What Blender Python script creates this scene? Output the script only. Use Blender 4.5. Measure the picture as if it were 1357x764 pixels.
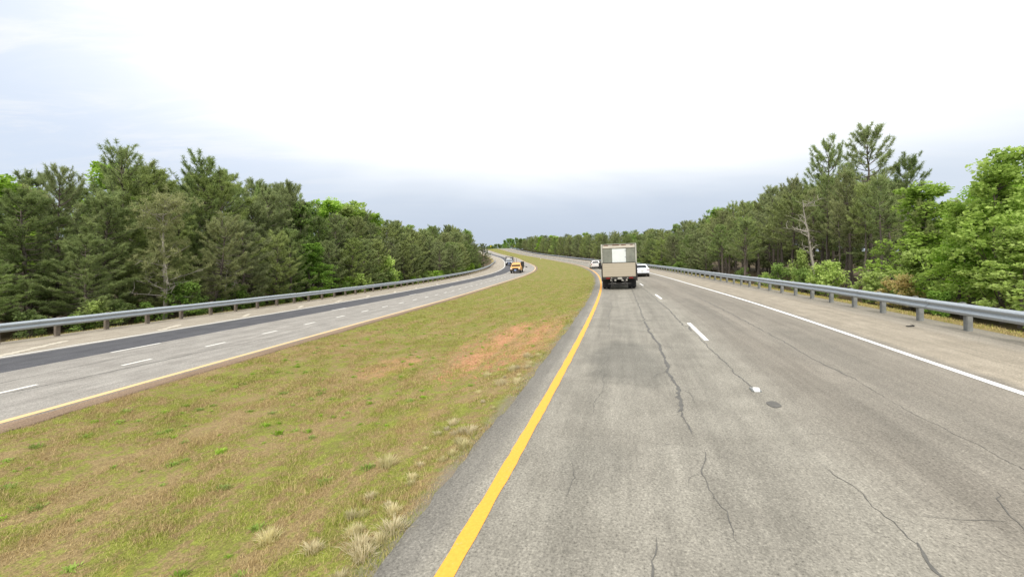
import bpy, bmesh, math, random
import numpy as np
from mathutils import Vector, Matrix
R = math.radians
random.seed(7); rng = np.random.default_rng(11)
scene = bpy.context.scene
for o in list(bpy.data.objects): bpy.data.objects.remove(o)
COL = scene.collection
CAMZ = 2.3

# ------------------------------------------------------------------ camera
cam_d = bpy.data.cameras.new('camera'); cam = bpy.data.objects.new('camera', cam_d); COL.objects.link(cam)
cam.location = (0, 0, CAMZ); cam.rotation_euler = (R(90), 0, 0)
cam_d.sensor_width = 36; cam_d.lens = 36 * 569 / 1357.0
cam_d.shift_y = -35 / 1357.0; cam_d.clip_start = .1; cam_d.clip_end = 6000
scene.camera = cam
scene.cycles.max_bounces = 10; scene.cycles.diffuse_bounces = 6; scene.cycles.transmission_bounces = 8

# ------------------------------------------------------------------ light
SUN_EL, SUN_AZ = R(44), R(196)          # azimuth clockwise from +Y
SKY_GAIN = 1.0
scene.view_settings.view_transform = 'Standard'; scene.view_settings.look = 'None'
scene.view_settings.gamma = 1; scene.view_settings.use_curve_mapping = False
scene.view_settings.exposure = 0.28
sd = Vector((math.sin(SUN_AZ) * math.cos(SUN_EL), math.cos(SUN_AZ) * math.cos(SUN_EL), math.sin(SUN_EL)))
sun_d = bpy.data.lights.new('sun', 'SUN'); sun = bpy.data.objects.new('sun', sun_d); COL.objects.link(sun)
sun_d.energy = 3.0; sun_d.angle = R(24); sun_d.color = (1, .96, .9)
sun.rotation_euler = sd.to_track_quat('Z', 'Y').to_euler(); sun.location = (0, 0, 60)

class NG:
    """small helper for node graphs"""
    def __init__(s, nt): s.nt = nt
    def n(s, typ, ins=None, **kw):
        nd = s.nt.nodes.new(typ)
        for k, v in kw.items(): setattr(nd, k, v)
        for k, v in (ins or {}).items(): s.put(nd.inputs[k], v)
        return nd
    def put(s, sock, v):
        if isinstance(v, bpy.types.NodeSocket): s.nt.links.new(v, sock)
        elif isinstance(v, (tuple, list)) and sock.type == 'RGBA' and len(v) == 3: sock.default_value = (*v, 1)
        else: sock.default_value = v
    def m(s, op, a, b=0.0, c=None, clamp=False):
        nd = s.n('ShaderNodeMath', operation=op, use_clamp=clamp); s.put(nd.inputs[0], a); s.put(nd.inputs[1], b)
        if c is not None: s.put(nd.inputs[2], c)
        return nd.outputs[0]
    def vm(s, op, a, b):
        nd = s.n('ShaderNodeVectorMath', operation=op); s.put(nd.inputs[0], a); s.put(nd.inputs[1], b)
        return nd.outputs['Value'] if op in ('DOT_PRODUCT', 'LENGTH', 'DISTANCE') else nd.outputs[0]
    def noise(s, vec, scale=1.0, detail=4.0, rough=.6, dist=0.0):
        return s.n('ShaderNodeTexNoise', {'Vector': vec, 'Scale': scale, 'Detail': detail, 'Roughness': rough, 'Distortion': dist}).outputs['Fac']
    def ramp(s, f, stops, interp='LINEAR'):
        nd = s.n('ShaderNodeValToRGB', {'Fac': f}); e = nd.color_ramp.elements; nd.color_ramp.interpolation = interp
        while len(e) < len(stops): e.new(.5)
        for i, (p, c) in enumerate(stops):
            e[i].position = p; e[i].color = (*c, 1) if isinstance(c, (tuple, list)) else (c, c, c, 1)
        return nd.outputs[0]
    def mix(s, f, a, b, blend='MIX'):
        nd = s.n('ShaderNodeMix', data_type='RGBA', blend_type=blend); s.put(nd.inputs[0], f); s.put(nd.inputs[6], a); s.put(nd.inputs[7], b)
        return nd.outputs[2]
    def sstep(s, x, a, b):
        nd = s.n('ShaderNodeMapRange', {'Value': x, 'From Min': a, 'From Max': b, 'To Min': 0.0, 'To Max': 1.0}, interpolation_type='SMOOTHSTEP')
        return nd.outputs[0]
    def mul(s, col, f): return s.mix(1.0, col, s.n('ShaderNodeCombineColor', {0: f, 1: f, 2: f}).outputs[0], 'MULTIPLY')

# ------------------------------------------------------------------ sky
world = bpy.data.worlds.new('World'); scene.world = world; world.use_nodes = True
nt = world.node_tree; nt.nodes.clear(); g = NG(nt)
sky = g.n('ShaderNodeTexSky', sky_type='NISHITA', sun_disc=False, sun_elevation=SUN_EL, sun_rotation=SUN_AZ, dust_density=2.5)
d = g.n('ShaderNodeTexCoord').outputs['Generated']
sep = g.n('ShaderNodeSeparateXYZ', {0: d}); dx, dy, dz = sep.outputs[0], sep.outputs[1], sep.outputs[2]
zz = g.m('ADD', g.m('MAXIMUM', dz, 0.0), .12)
pl = g.n('ShaderNodeCombineXYZ', {0: g.m('DIVIDE', dx, zz), 1: g.m('DIVIDE', dy, zz), 2: 0.0}).outputs[0]   # cloud layer overhead
big = g.noise(pl, .35, 4, .55, .6); fine = g.noise(g.vm('MULTIPLY', pl, (.5, 1.5, 1)), 1.6, 6, .62, 1.1)
up = g.m('ADD', g.m('MULTIPLY', g.m('SUBTRACT', big, .5), .14), dz)
glow = g.sstep(g.vm('DOT_PRODUCT', d, (math.sin(R(6)) * math.cos(R(38)), math.cos(R(6)) * math.cos(R(38)), math.sin(R(38)))), .42, .88)
band = g.sstep(up, .03, .27); leftness0 = g.sstep(dx, -.2, -.6)
cloud = g.mix(g.m('MULTIPLY', band, .9), g.mix(g.sstep(g.m('ABSOLUTE', g.m('SUBTRACT', dx, .12)), .25, .75), (.49, .56, .675), (.60, .67, .77)), g.mix(leftness0, (.70, .765, .85), (.625, .71, .85)))
leftness = g.sstep(dx, -.25, -.75)
streak = g.m('MULTIPLY', g.sstep(fine, .38, .66), g.m('MULTIPLY', g.m('ADD', g.m('MULTIPLY', leftness, .45), .3), g.sstep(dz, .06, .3)))
cloud = g.mix(streak, cloud, (.81, .83, .85))
cloud = g.mix(g.m('MULTIPLY', g.m('MULTIPLY', g.sstep(fine, .62, .40), leftness), .6), cloud, (.60, .69, .83))
glow = g.m('MULTIPLY', glow, g.m('SUBTRACT', 1.0, g.m('MULTIPLY', leftness, .55)))
bright = g.m('MULTIPLY', glow, g.sstep(up, .12, .32))
cloud = g.mix(bright, cloud, (1.22, 1.21, 1.19))
cloud = g.mix(g.m('MULTIPLY', g.sstep(dz, .5, .8), .9), cloud, (1.7, 1.7, 1.7))
skyc = g.n('ShaderNodeBackground', {'Color': sky.outputs[0], 'Strength': .05})
clc = g.n('ShaderNodeBackground', {'Color': cloud, 'Strength': SKY_GAIN})
mx = g.n('ShaderNodeMixShader', {0: .92}); nt.links.new(skyc.outputs[0], mx.inputs[1]); nt.links.new(clc.outputs[0], mx.inputs[2])
wo = g.n('ShaderNodeOutputWorld'); nt.links.new(mx.outputs[0], wo.inputs[0])

# ------------------------------------------------------------------ road geometry: s = metres along the road, t = metres right of the yellow line
S = np.concatenate([np.arange(-60, 0, 1.), np.arange(0, 60, .5), np.arange(60, 150, 1.0), np.arange(150, 600.1, 4.)])
kK = np.array([0, 40, 80, 120, 180, 260, 420.]); KV = np.array([1.439, 1.814, 2.006, 1.822, 1.43, .887, .691]) / 1000
kG = np.array([-60, -15, 20, 50, 90, 140, 220, 460, 600.]); GV = np.array([6, 6, 10.01, 12.026, 11.3, 13.6, 13.4, 13.2, 13.2])
kZ = np.array([-60, -15, 5, 20, 40, 60, 80, 100, 130, 170, 220, 300, 345, 375, 410, 470, 600.])
ZRV = np.array([-2.3, -2.27, -2.33, -2.193, -2.082, -1.837, -1.548, -1.215, -.654, .25, 1.965, 5.6, 8.7, 11.2, 12.4, 10.5, 4])
ZLV = np.array([-2.2, -2.366, -2.51, -2.627, -2.666, -2.483, -1.992, -1.336, -.6, .1, 2.1, 5.7, 8.8, 11.3, 12.4, 10.5, 4])
H0, T0, EL = .269, -1.327, .034
OD, OW, OR = 3.462, 7.31, 10.45          # lane line, white edge, rail (right road)
LWO, LRO = 7.75, 11.55                   # white edge, rail (left road)
def sm(k, v, s):
    s = np.asarray(s, float); m = np.gradient(v, k); j = np.clip(np.searchsorted(k, s) - 1, 0, len(k) - 2); h = k[j + 1] - k[j]; u = (s - k[j]) / h
    return (2*u**3-3*u**2+1)*v[j]+(u**3-2*u**2+u)*h*m[j]+(-2*u**3+3*u**2)*v[j+1]+(u**3-u**2)*h*m[j+1]
Kk = np.interp(S, kK, KV); i0 = int(np.argmin(abs(S)))
HD = np.concatenate([[0], np.cumsum((Kk[1:] + Kk[:-1]) / 2 * np.diff(S))]); HD = H0 - (HD - HD[i0]); hm = (HD[1:] + HD[:-1]) / 2
PX = np.concatenate([[0], np.cumsum(np.sin(hm) * np.diff(S))]); PY = np.concatenate([[0], np.cumsum(np.cos(hm) * np.diff(S))])
PX += -PX[i0] + T0 * math.cos(H0); PY += -PY[i0] - T0 * math.sin(H0)
def hdg(s): return np.interp(s, S, HD)
def XY(s, t): h = hdg(s); return np.interp(s, S, PX) + np.cos(h) * t, np.interp(s, S, PY) - np.sin(h) * t
def gap(s): return sm(kG, GV, s)
def zr(s, t): return sm(kZ, ZRV, s) + EL * t + CAMZ
def zl(s, tl): return sm(kZ, ZLV, s) + EL * tl + CAMZ
def sst(x): x = np.clip(x, 0, 1); return x * x * (3 - 2 * x)
GL, GR = .55, -.55                        # grass edges beside the two yellow lines
def ground(s, t):
    s = np.asarray(s, float) + 0 * np.asarray(t, float); t = np.asarray(t, float) + 0 * s
    gp = gap(s); tl = t + gp
    a = zr(s, np.minimum(t, 11.2)) - np.where(t > 11, sst((t - 11) / 4) * .5, 0) - .05
    b = zl(s, np.maximum(tl, -12.2)) - np.where(tl < -12, sst((-12 - tl) / 4) * .5, 0) - .05
    u = np.clip((tl - GL) / (GR + gp - GL), 0, 1)
    e0 = zl(s, GL) - .02; e1 = zr(s, GR) - .02
    med = e0 + (e1 - e0) * u - .35 * 4 * u * (1 - u) * np.minimum(1, gp / 10) + .02 * np.sin(s * .9 + t * 2.1) * 4 * u * (1 - u)
    return np.where(t > GR + .02, a, np.where(tl < GL - .02, b, med))

def tag(o, label=None, cat=None, group=None, kind=None):
    if label: o['label'] = label
    if cat: o['category'] = cat
    if group: o['group'] = group
    if kind: o['kind'] = kind
    return o
def np_mesh(name, V, Fc, mats, uv=None, smooth=False, midx=None):
    V = np.asarray(V, np.float32); Fc = np.asarray(Fc, np.int32); k = Fc.shape[1]
    me = bpy.data.meshes.new(name); me.vertices.add(len(V)); me.vertices.foreach_set('co', V.ravel())
    me.loops.add(Fc.size); me.loops.foreach_set('vertex_index', Fc.ravel())
    me.polygons.add(len(Fc)); me.polygons.foreach_set('loop_start', np.arange(0, Fc.size, k, dtype=np.int32))
    if midx is not None: me.polygons.foreach_set('material_index', np.asarray(midx, np.int32))
    if smooth: me.polygons.foreach_set('use_smooth', np.ones(len(Fc), bool))
    if uv is not None:
        l = me.uv_layers.new(name='st'); l.data.foreach_set('uv', np.asarray(uv, np.float32)[Fc.ravel()].ravel())
    for m in (mats if isinstance(mats, (list, tuple)) else [mats]): me.materials.append(m)
    me.update(calc_edges=True); return me
def link(name, me, parent=None):
    o = bpy.data.objects.new(name, me); COL.objects.link(o)
    if parent: o.parent = parent
    return o
def empty(name, loc=(0, 0, 0), rot=(0, 0, 0)):
    o = bpy.data.objects.new(name, None); COL.objects.link(o); o.location = loc; o.rotation_euler = rot; o.empty_display_size = .2
    return o
def grid_faces(n, m):
    i = np.arange(n - 1)[:, None] * m + np.arange(m - 1)[None, :]
    return np.stack([i, i + 1, i + m + 1, i + m], -1).reshape(-1, 4)

# ------------------------------------------------------------------ materials
def new_mat(name):
    m = bpy.data.materials.new(name); m.use_nodes = True; m.node_tree.nodes.clear(); return m, NG(m.node_tree)
def finish(m, g, col, rough=.8, bump=None, bstr=.3, bdist=.01, metal=0.0, spec=.3, **kw):
    b = g.n('ShaderNodeBsdfPrincipled', {'Base Color': col, 'Roughness': rough, 'Metallic': metal, 'Specular IOR Level': spec, **kw})
    if bump is not None:
        bn = g.n('ShaderNodeBump', {'Height': bump, 'Strength': bstr, 'Distance': bdist}); g.nt.links.new(bn.outputs[0], b.inputs['Normal'])
    o = g.n('ShaderNodeOutputMaterial'); g.nt.links.new(b.outputs[0], o.inputs[0]); return m
def simple(name, col, rough=.6, metal=0.0, spec=.4, var=.12, scale=3.0, **kw):
    m, g = new_mat(name); tc = g.n('ShaderNodeTexCoord').outputs['Object']
    f = g.ramp(g.noise(tc, scale, 5, .65), [(.3, 1 - var), (.7, 1 + var * .6)])
    c = g.mix(1.0, col, f, 'MULTIPLY')
    return finish(m, g, c, rough, metal=metal, spec=spec, **kw)
def st_vec(g): return g.n('ShaderNodeUVMap', uv_map='st').outputs[0]
def st_sep(g): sp = g.n('ShaderNodeSeparateXYZ', {0: st_vec(g)}); return sp.outputs[0], sp.outputs[1]
def blob(g, s, t, s0, t0, rs, rt, nz, amt=.5):
    """soft irregular spot round (s0,t0) in road metres"""
    a = g.m('DIVIDE', g.m('SUBTRACT', s, s0), rs); b = g.m('DIVIDE', g.m('SUBTRACT', t, t0), rt)
    r = g.m('SQRT', g.m('ADD', g.m('MULTIPLY', a, a), g.m('MULTIPLY', b, b)))
    return g.sstep(g.m('ADD', r, g.m('MULTIPLY', g.m('SUBTRACT', nz, .5), amt)), 1.05, .55)

def road_mat(name, right=True):
    m, g = new_mat(name); st = st_vec(g); s, t = st_sep(g)
    speck = g.noise(st, 42, 3, .75); sp2 = g.noise(st, 16, 3, .7); mott = g.noise(st, 1.3, 5, .65); bigp = g.noise(st, .22, 4, .6)
    long = g.noise(g.vm('MULTIPLY', st, (.06, 2.6, 1)), 1.0, 5, .65); long2 = g.noise(g.vm('MULTIPLY', st, (.35, 7, 1)), 1.0, 4, .6)
    if right:
        base = g.mix(g.sstep(mott, .3, .7), (.216, .200, .165), (.276, .257, .213))
        base = g.mix(g.m('MULTIPLY', g.sstep(t, 3.2, 4.6), .6), base, (.215, .188, .152))
        wp = g.m('POWER', g.m('ABSOLUTE', g.m('SINE', g.m('MULTIPLY', g.m('ADD', t, .15), math.pi / 1.8))), 2.0)
        base = g.mul(base, g.m('SUBTRACT', 1.04, g.m('MULTIPLY', wp, .13)))
        sh = g.m('ADD', t, g.m('MULTIPLY', g.m('SUBTRACT', mott, .5), .35))
        base = g.mix(g.m('MULTIPLY', g.sstep(sh, OW + .05, OW + .45), .95), base, g.mix(g.sstep(mott, .35, .7), (.28, .243, .185), (.345, .30, .232)))
        base = g.mix(g.m('MULTIPLY', g.sstep(sh, 9.3, 9.9), .55), base, (.25, .23, .195))
        base = g.mix(g.m('MULTIPLY', g.sstep(t, -.15, -.3), .5), base, (.19, .178, .156))
        for (a, b, rs, rt, k) in ((10.2, 1.35, 2.6, 1.0, .42), (16, 1.5, 5, .6, .12), (7, 5.2, 2.6, 1.0, .18), (12, 5.6, 4, .8, .2), (20, 4.6, 7, .5, .2), (5.0, .9, .8, .5, .15)):
            base = g.mix(g.m('MULTIPLY', blob(g, s, t, a, b, rs, rt, mott, .9), k), base, (.10, .098, .085))
    else:
        base = g.mix(g.sstep(mott, .3, .7), (.25, .232, .205), (.315, .295, .262))
        strip = g.m('MULTIPLY', g.sstep(t, -4.93, -4.86), 1.0)
        edge = g.m('ADD', t, g.m('MULTIPLY', g.m('SUBTRACT', long2, .5), .06))
        inside = g.m('MULTIPLY', g.m('LESS_THAN', edge, -4.9), g.m('GREATER_THAN', edge, -7.5))
        base = g.mix(inside, base, g.mix(g.sstep(mott, .3, .7), (.068, .068, .075), (.092, .092, .098)))
        shl = g.sstep(g.m('ADD', t, g.m('MULTIPLY', g.m('SUBTRACT', mott, .5), .4)), -LWO - .05, -LWO - .4)
        base = g.mix(g.m('MULTIPLY', shl, .9), base, g.mix(g.sstep(mott, .35, .7), (.30, .26, .20), (.36, .315, .25)))
        base = g.mix(g.sstep(g.m('ADD', t, g.m('MULTIPLY', g.m('SUBTRACT', mott, .5), .3)), .06, .22), base, g.mix(mott, (.25, .17, .11), (.32, .235, .165)))
    base = g.mul(base, g.m('ADD', .84, g.m('MULTIPLY', g.sstep(long, .3, .66), .2)))
    base = g.mul(base, g.m('ADD', .93, g.m('MULTIPLY', bigp, .14)))
    base = g.mul(base, g.ramp(speck, [(.28, .35), (.44, .9), (.56, 1.08), (.74, 1.75)]))
    base = g.mul(base, g.ramp(sp2, [(.3, .79), (.6, 1.06)]))
    base = g.mul(base, g.ramp(g.noise(g.vm('MULTIPLY', st, (.12, 1.0, 1)), 5.0, 4, .7), [(.3, .9), (.7, 1.07)]))
    return finish(m, g, base, .86, bump=speck, bstr=.5, bdist=.006, spec=.25)

def grass_cols(g, s, t, st, blade=False):
    """median colours in road metres: olive green, straw, clay"""
    n1 = g.noise(g.vm('MULTIPLY', st, (.45, 1.0, 1)), .9, 7, .78); n2 = g.noise(st, 3.2, 6, .78); n3 = g.noise(st, 9, 5, .8)
    st2 = g.vm('MULTIPLY', st, (.025, 1.0, 1)); n4 = g.noise(st2, 1.5, 3, .6)
    gr = g.mix(g.sstep(n2, .32, .66), (.120, .130, .024), (.215, .25, .038))
    straw = g.mix(n3, (.205, .145, .062), (.345, .26, .13))
    f = g.m('ADD', g.m('MULTIPLY', n1, .36), g.m('ADD', g.m('ADD', g.m('MULTIPLY', n2, .30), g.m('MULTIPLY', n3, .32)), g.m('MULTIPLY', n4, .14)))
    near = g.sstep(s, 24, 6)
    c = g.mix(g.sstep(g.m('SUBTRACT', f, g.m('MULTIPLY', near, .025)), .575, .50), gr, straw)
    clay = g.mix(n3, (.37, .15, .07), (.50, .285, .175))
    ms = blob(g, s, t, 13.8, -2.35, 5.4, 1.7, n2, 1.9)
    m2 = blob(g, s, t, 10.2, -4.7, 1.5, .8, n2, 1.7); m3 = blob(g, s, t, 14.5, -1.25, 5.0, .5, n2, 1.3)
    m4 = blob(g, s, t, 6.5, -2.0, 1.0, .4, n2, 1.6)
    cl = g.m('MAXIMUM', g.m('MAXIMUM', ms, g.m('MULTIPLY', m2, .75)), g.m('MAXIMUM', m3, g.m('MULTIPLY', m4, .25)))
    spot = g.m('MULTIPLY', g.sstep(n1, .62, .7), .35)
    cl = g.m('MAXIMUM', g.m('MULTIPLY', cl, g.m('ADD', .08, g.m('MULTIPLY', g.sstep(g.m('ADD', g.m('MULTIPLY', n3, .6), g.m('MULTIPLY', n4, .4)), .44, .54), .9))), spot)
    return c, clay, cl, n2, n3
def ground_mat():
    m, g = new_mat('grassy_ground'); st = st_vec(g); s, t = st_sep(g)
    c, clay, cl, n2, n3 = grass_cols(g, s, t, st)
    n5 = g.noise(st, 34, 4, .8); c = g.mix(.22, c, (.19, .14, .07)); c = g.mul(c, g.ramp(n3, [(.3, .72), (.7, 1.2)])); c = g.mix(cl, c, clay); c = g.mul(c, g.ramp(n5, [(.32, .5), (.5, 1.0), (.68, 1.45)]))
    # strip of gravelly dirt along the right pavement edge
    ed = g.m('ADD', t, g.m('MULTIPLY', g.m('SUBTRACT', n2, .5), .5))
    c = g.mix(g.m('MULTIPLY', g.m('MULTIPLY', g.sstep(ed, -.86, -.6), g.m('LESS_THAN', t, 3.0)), .75), c, (.20, .175, .145))
    # verges behind the rails, then the leaf litter of the woods
    lit = g.mix(n3, (.045, .034, .018), (.10, .075, .042))
    verge = g.mix(n2, (.13, .135, .035), (.30, .20, .10))
    c = g.mix(g.sstep(t, 10.2, 10.7), c, verge); c = g.mix(g.sstep(t, 12.6, 13.8), c, lit)
    tl = g.n('ShaderNodeAttribute', attribute_name='tl').outputs['Fac']
    vl = g.mix(n2, (.15, .145, .035), (.30, .22, .12))
    c = g.mix(g.sstep(tl, -11.2, -11.7), c, vl); c = g.mix(g.sstep(tl, -12.6, -13.5), c, lit)
    return finish(m, g, c, .95, bump=n3, bstr=.6, bdist=.05, spec=.1)
def foliage_mat(name, c1, c2, trans=.3, patch=1.2):
    m, g = new_mat(name); geo = g.n('ShaderNodeNewGeometry'); oi = g.n('ShaderNodeObjectInfo')
    tc = g.n('ShaderNodeTexCoord').outputs['Object']
    r = geo.outputs['Random Per Island']; n = g.noise(tc, patch, 3, .6)
    f = g.m('ADD', g.m('MULTIPLY', r, .5), g.m('MULTIPLY', g.sstep(n, .3, .7), .5))
    c = g.mix(f, c1, c2)
    c = g.n('ShaderNodeHueSaturation', {'Hue': g.m('ADD', .488, g.m('MULTIPLY', oi.outputs['Random'], .024)), 'Saturation': g.m('ADD', .85, g.m('MULTIPLY', oi.outputs['Random'], .25)), 'Value': g.m('ADD', .95, g.m('MULTIPLY', g.m('FRACT', g.m('MULTIPLY', oi.outputs['Random'], 7.31)), .45)), 'Color': c}).outputs[0]
    a = g.n('ShaderNodeBsdfPrincipled', {'Base Color': c, 'Roughness': .6, 'Specular IOR Level': .25}); b = g.n('ShaderNodeBsdfTranslucent', {'Color': c})
    x = g.n('ShaderNodeMixShader', {0: trans}); g.nt.links.new(a.outputs[0], x.inputs[1]); g.nt.links.new(b.outputs[0], x.inputs[2])
    o = g.n('ShaderNodeOutputMaterial'); g.nt.links.new(x.outputs[0], o.inputs[0]); return m
def blade_mat():
    m, g = new_mat('grass_blade'); st = st_vec(g); s, t = st_sep(g)
    c, clay, cl, n2, n3 = grass_cols(g, s, t, st)
    r = g.n('ShaderNodeNewGeometry').outputs['Random Per Island']
    c = g.mix(g.m('MULTIPLY', g.sstep(r, .5, .8), .7), c, (.37, .29, .15)); c = g.mul(c, g.m('ADD', 1.05, g.m('MULTIPLY', r, .8)))
    a = g.n('ShaderNodeBsdfDiffuse', {'Color': c}); b = g.n('ShaderNodeBsdfTranslucent', {'Color': c})
    x = g.n('ShaderNodeMixShader', {0: .3}); g.nt.links.new(a.outputs[0], x.inputs[1]); g.nt.links.new(b.outputs[0], x.inputs[2])
    o = g.n('ShaderNodeOutputMaterial'); g.nt.links.new(x.outputs[0], o.inputs[0]); return m
def paint_mat(name, col, wear):
    m, g = new_mat(name); st = st_vec(g); n = g.noise(st, 30, 4, .75); n2 = g.noise(st, 4, 5, .7)
    c = g.mul(g.mix(g.m('MULTIPLY', g.sstep(g.m('ADD', g.m('MULTIPLY', n, .6), g.m('MULTIPLY', n2, .4)), .55, .68), wear), col, (.26, .25, .22)), g.ramp(n, [(.3, .85), (.7, 1.1)]))
    return finish(m, g, c, .65, bump=n, bstr=.4, bdist=.004)
def bark_mat(name, a, b):
    m, g = new_mat(name); tc = g.n('ShaderNodeTexCoord').outputs['Object']
    n = g.noise(g.vm('MULTIPLY', tc, (6, 6, 1.2)), 2.0, 5, .7); return finish(m, g, g.mix(n, a, b), .9, bump=n, bstr=.6, bdist=.02, spec=.1)
def galv_mat():
    m, g = new_mat('galvanised_steel'); st = g.n('ShaderNodeTexCoord').outputs['Object']
    n = g.noise(st, 1.1, 5, .7); n2 = g.noise(st, 25, 3, .6)
    n6 = g.noise(st, 5, 5, .7); c = g.mix(n, (.33, .37, .40), (.46, .50, .53)); c = g.mix(g.m('MULTIPLY', g.sstep(n6, .60, .74), .55), c, (.24, .20, .16)); c = g.mul(c, g.ramp(n2, [(.3, .9), (.7, 1.08)]))
    return finish(m, g, c, g.ramp(n, [(.3, .42), (.7, .6)]), metal=.55, spec=.5)

M = dict(
    road_r=road_mat('worn_asphalt'), road_l=road_mat('pale_concrete_asphalt', False), ground=ground_mat(),
    yellow=paint_mat('yellow_paint', (.80, .355, .04), .6), white=paint_mat('white_paint', (.80, .80, .78), .35), oldwhite=paint_mat('old_white_paint', (.70, .68, .62), .75),
    pale=paint_mat('faded_cream_paint', (.50, .45, .36), .9), lyellow=paint_mat('left_yellow_paint', (.64, .45, .22), .7),
    crack=simple('crack_sealant', (.105, .10, .088), .7, var=.3, scale=9), galv=galv_mat(), post=simple('weathered_post', (.22, .225, .215), .85, var=.25, scale=6),
    postb=simple('brown_weathered_post', (.17, .14, .11), .9, var=.3, scale=6),
    pine=foliage_mat('pine_needles', (.135, .182, .066), (.31, .36, .135), .48, .8), pine2=foliage_mat('olive_pine_needles', (.17, .21, .066), (.355, .395, .148), .48, .8),
    olive=foliage_mat('yellow_olive_needles', (.17, .21, .06), (.36, .385, .14), .48, .8),
    leaf=foliage_mat('bright_leaves', (.195, .30, .045), (.41, .545, .11), .5), leaf2=foliage_mat('mid_leaves', (.12, .205, .042), (.27, .37, .09), .5), leafr=foliage_mat('reddish_leaves', (.27, .28, .07), (.46, .35, .15), .5),
    bark=bark_mat('pine_bark', (.085, .07, .056), (.19, .16, .135)), pbark=bark_mat('pale_bark', (.26, .23, .19), (.42, .385, .33)), blade=blade_mat(),
    straw=foliage_mat('straw_grass', (.37, .33, .17), (.66, .58, .37), .45), green_tuft=foliage_mat('green_weed', (.20, .30, .04), (.34, .46, .08), .45),
    tyre=simple('tyre_rubber', (.022, .022, .023), .85), rim=simple('alloy_rim', (.45, .45, .46), .4, .7), glass=simple('dark_glass', (.022, .026, .03), .25, spec=.22),
    wcar=simple('white_car_paint', (.80, .82, .85), .3, spec=.5, var=.03, **{'Coat Weight': .5}), greycar=simple('grey_car_paint', (.36, .38, .40), .4, spec=.5, var=.05), scar=simple('silver_beige_paint', (.60, .56, .53), .35, spec=.5, var=.04, **{'Coat Weight': .4}),
    black=simple('black_plastic', (.02, .02, .021), .6), dark=simple('dark_underbody', (.035, .033, .03), .85, var=.3), red=simple('red_lens', (.20, .015, .012), .3), dimlamp=simple('grimy_lens', (.30, .28, .24), .4), lamp=simple('clear_lens', (.82, .80, .74), .2),
    boxside=simple('grubby_box_panel', (.40, .39, .33), .6, var=.28, scale=1.5), boxdoor=simple('grey_translucent_door', (.20, .205, .165), .55, var=.32, scale=2.0), boxwhite=simple('white_door_panel', (.66, .68, .65), .5, var=.08, scale=1.5),
    header=simple('pale_header_panel', (.50, .45, .37), .6, var=.15), rust=simple('rust_brown', (.22, .10, .055), .8, var=.3), plank=None,
    yel=simple('orange_yellow_paint', (.68, .35, .10), .45, spec=.5, var=.05), blue=simple('plate_blue', (.35, .45, .75), .5), dirtyplate=simple('dirty_plate', (.36, .34, .29), .6, var=.2, scale=9), plate=simple('plate_white', (.62, .62, .58), .5),
    signy=simple('yellow_sign_sheet', (.75, .55, .05), .5), wood=simple('grey_wood', (.25, .22, .18), .9, var=.3), white_post=simple('white_plastic', (.72, .72, .70), .5),
)
m, g = new_mat('liftgate_planks'); tc = g.n('ShaderNodeTexCoord').outputs['Object']; spz = g.n('ShaderNodeSeparateXYZ', {0: tc})
pn = g.noise(g.vm('MULTIPLY', tc, (1.2, 1, 14)), 2.0, 5, .65)
gapz = g.sstep(g.m('ABSOLUTE', g.m('SUBTRACT', g.m('FRACT', g.m('DIVIDE', spz.outputs[2], .17)), .5)), .44, .49)
M['plank'] = finish(m, g, g.mix(g.m('MULTIPLY', gapz, .55), g.mix(pn, (.33, .285, .21), (.46, .405, .315)), (.10, .08, .06)), .8)

# ------------------------------------------------------------------ ground, roads, markings
def ground_sheet():
    cols = [('L', x) for x in (-380, -250, -150, -90, -60, -45, -35, -28, -22, -18, -15, -13.5, -12.6, -12, -11, -7, -3, 0, GL - .06, GL)]
    nmed = 22; R_cols = [GR, GR + .06, 1, 4, 7, 10, 11, 11.6, 12.5, 13.5, 15, 18, 22, 28, 36, 46, 60, 90, 150, 250, 380]
    rows = []
    gp = gap(S)
    for _, x in cols: rows.append(-gp + x)
    for i in range(1, nmed): u = i / nmed; rows.append((-gp + GL) * (1 - u) + GR * u)
    for x in R_cols: rows.append(np.full_like(S, x))
    T = np.stack(rows, 1); SS = np.repeat(S[:, None], T.shape[1], 1)
    x, y = XY(SS, T); z = ground(SS, T)
    V = np.stack([x, y, z], -1).reshape(-1, 3); uv = np.stack([SS, T], -1).reshape(-1, 2)
    me = np_mesh('ground', V, grid_faces(*T.shape)[:, ::-1], M['ground'], uv, smooth=True)
    at = me.attributes.new('tl', 'FLOAT', 'POINT'); at.data.foreach_set('value', (T + gp[:, None]).astype(np.float32).ravel())
    tag(link('ground', me), kind='structure')
    # wide terrain under everything, out to the horizon
    n = 40; a = np.linspace(-3000, 3000, n); X, Y = np.meshgrid(a, a, indexing='ij'); Z = np.full_like(X, -7.0) + 1.5 * np.sin(X / 310) * np.cos(Y / 270)
    V = np.stack([X, Y, Z], -1).reshape(-1, 3); me = np_mesh('terrain', V, grid_faces(n, n)[:, ::-1], simple('far_terrain', (.06, .07, .03), .95), smooth=True)
    tag(link('terrain', me), kind='structure')
ground_sheet()

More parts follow.
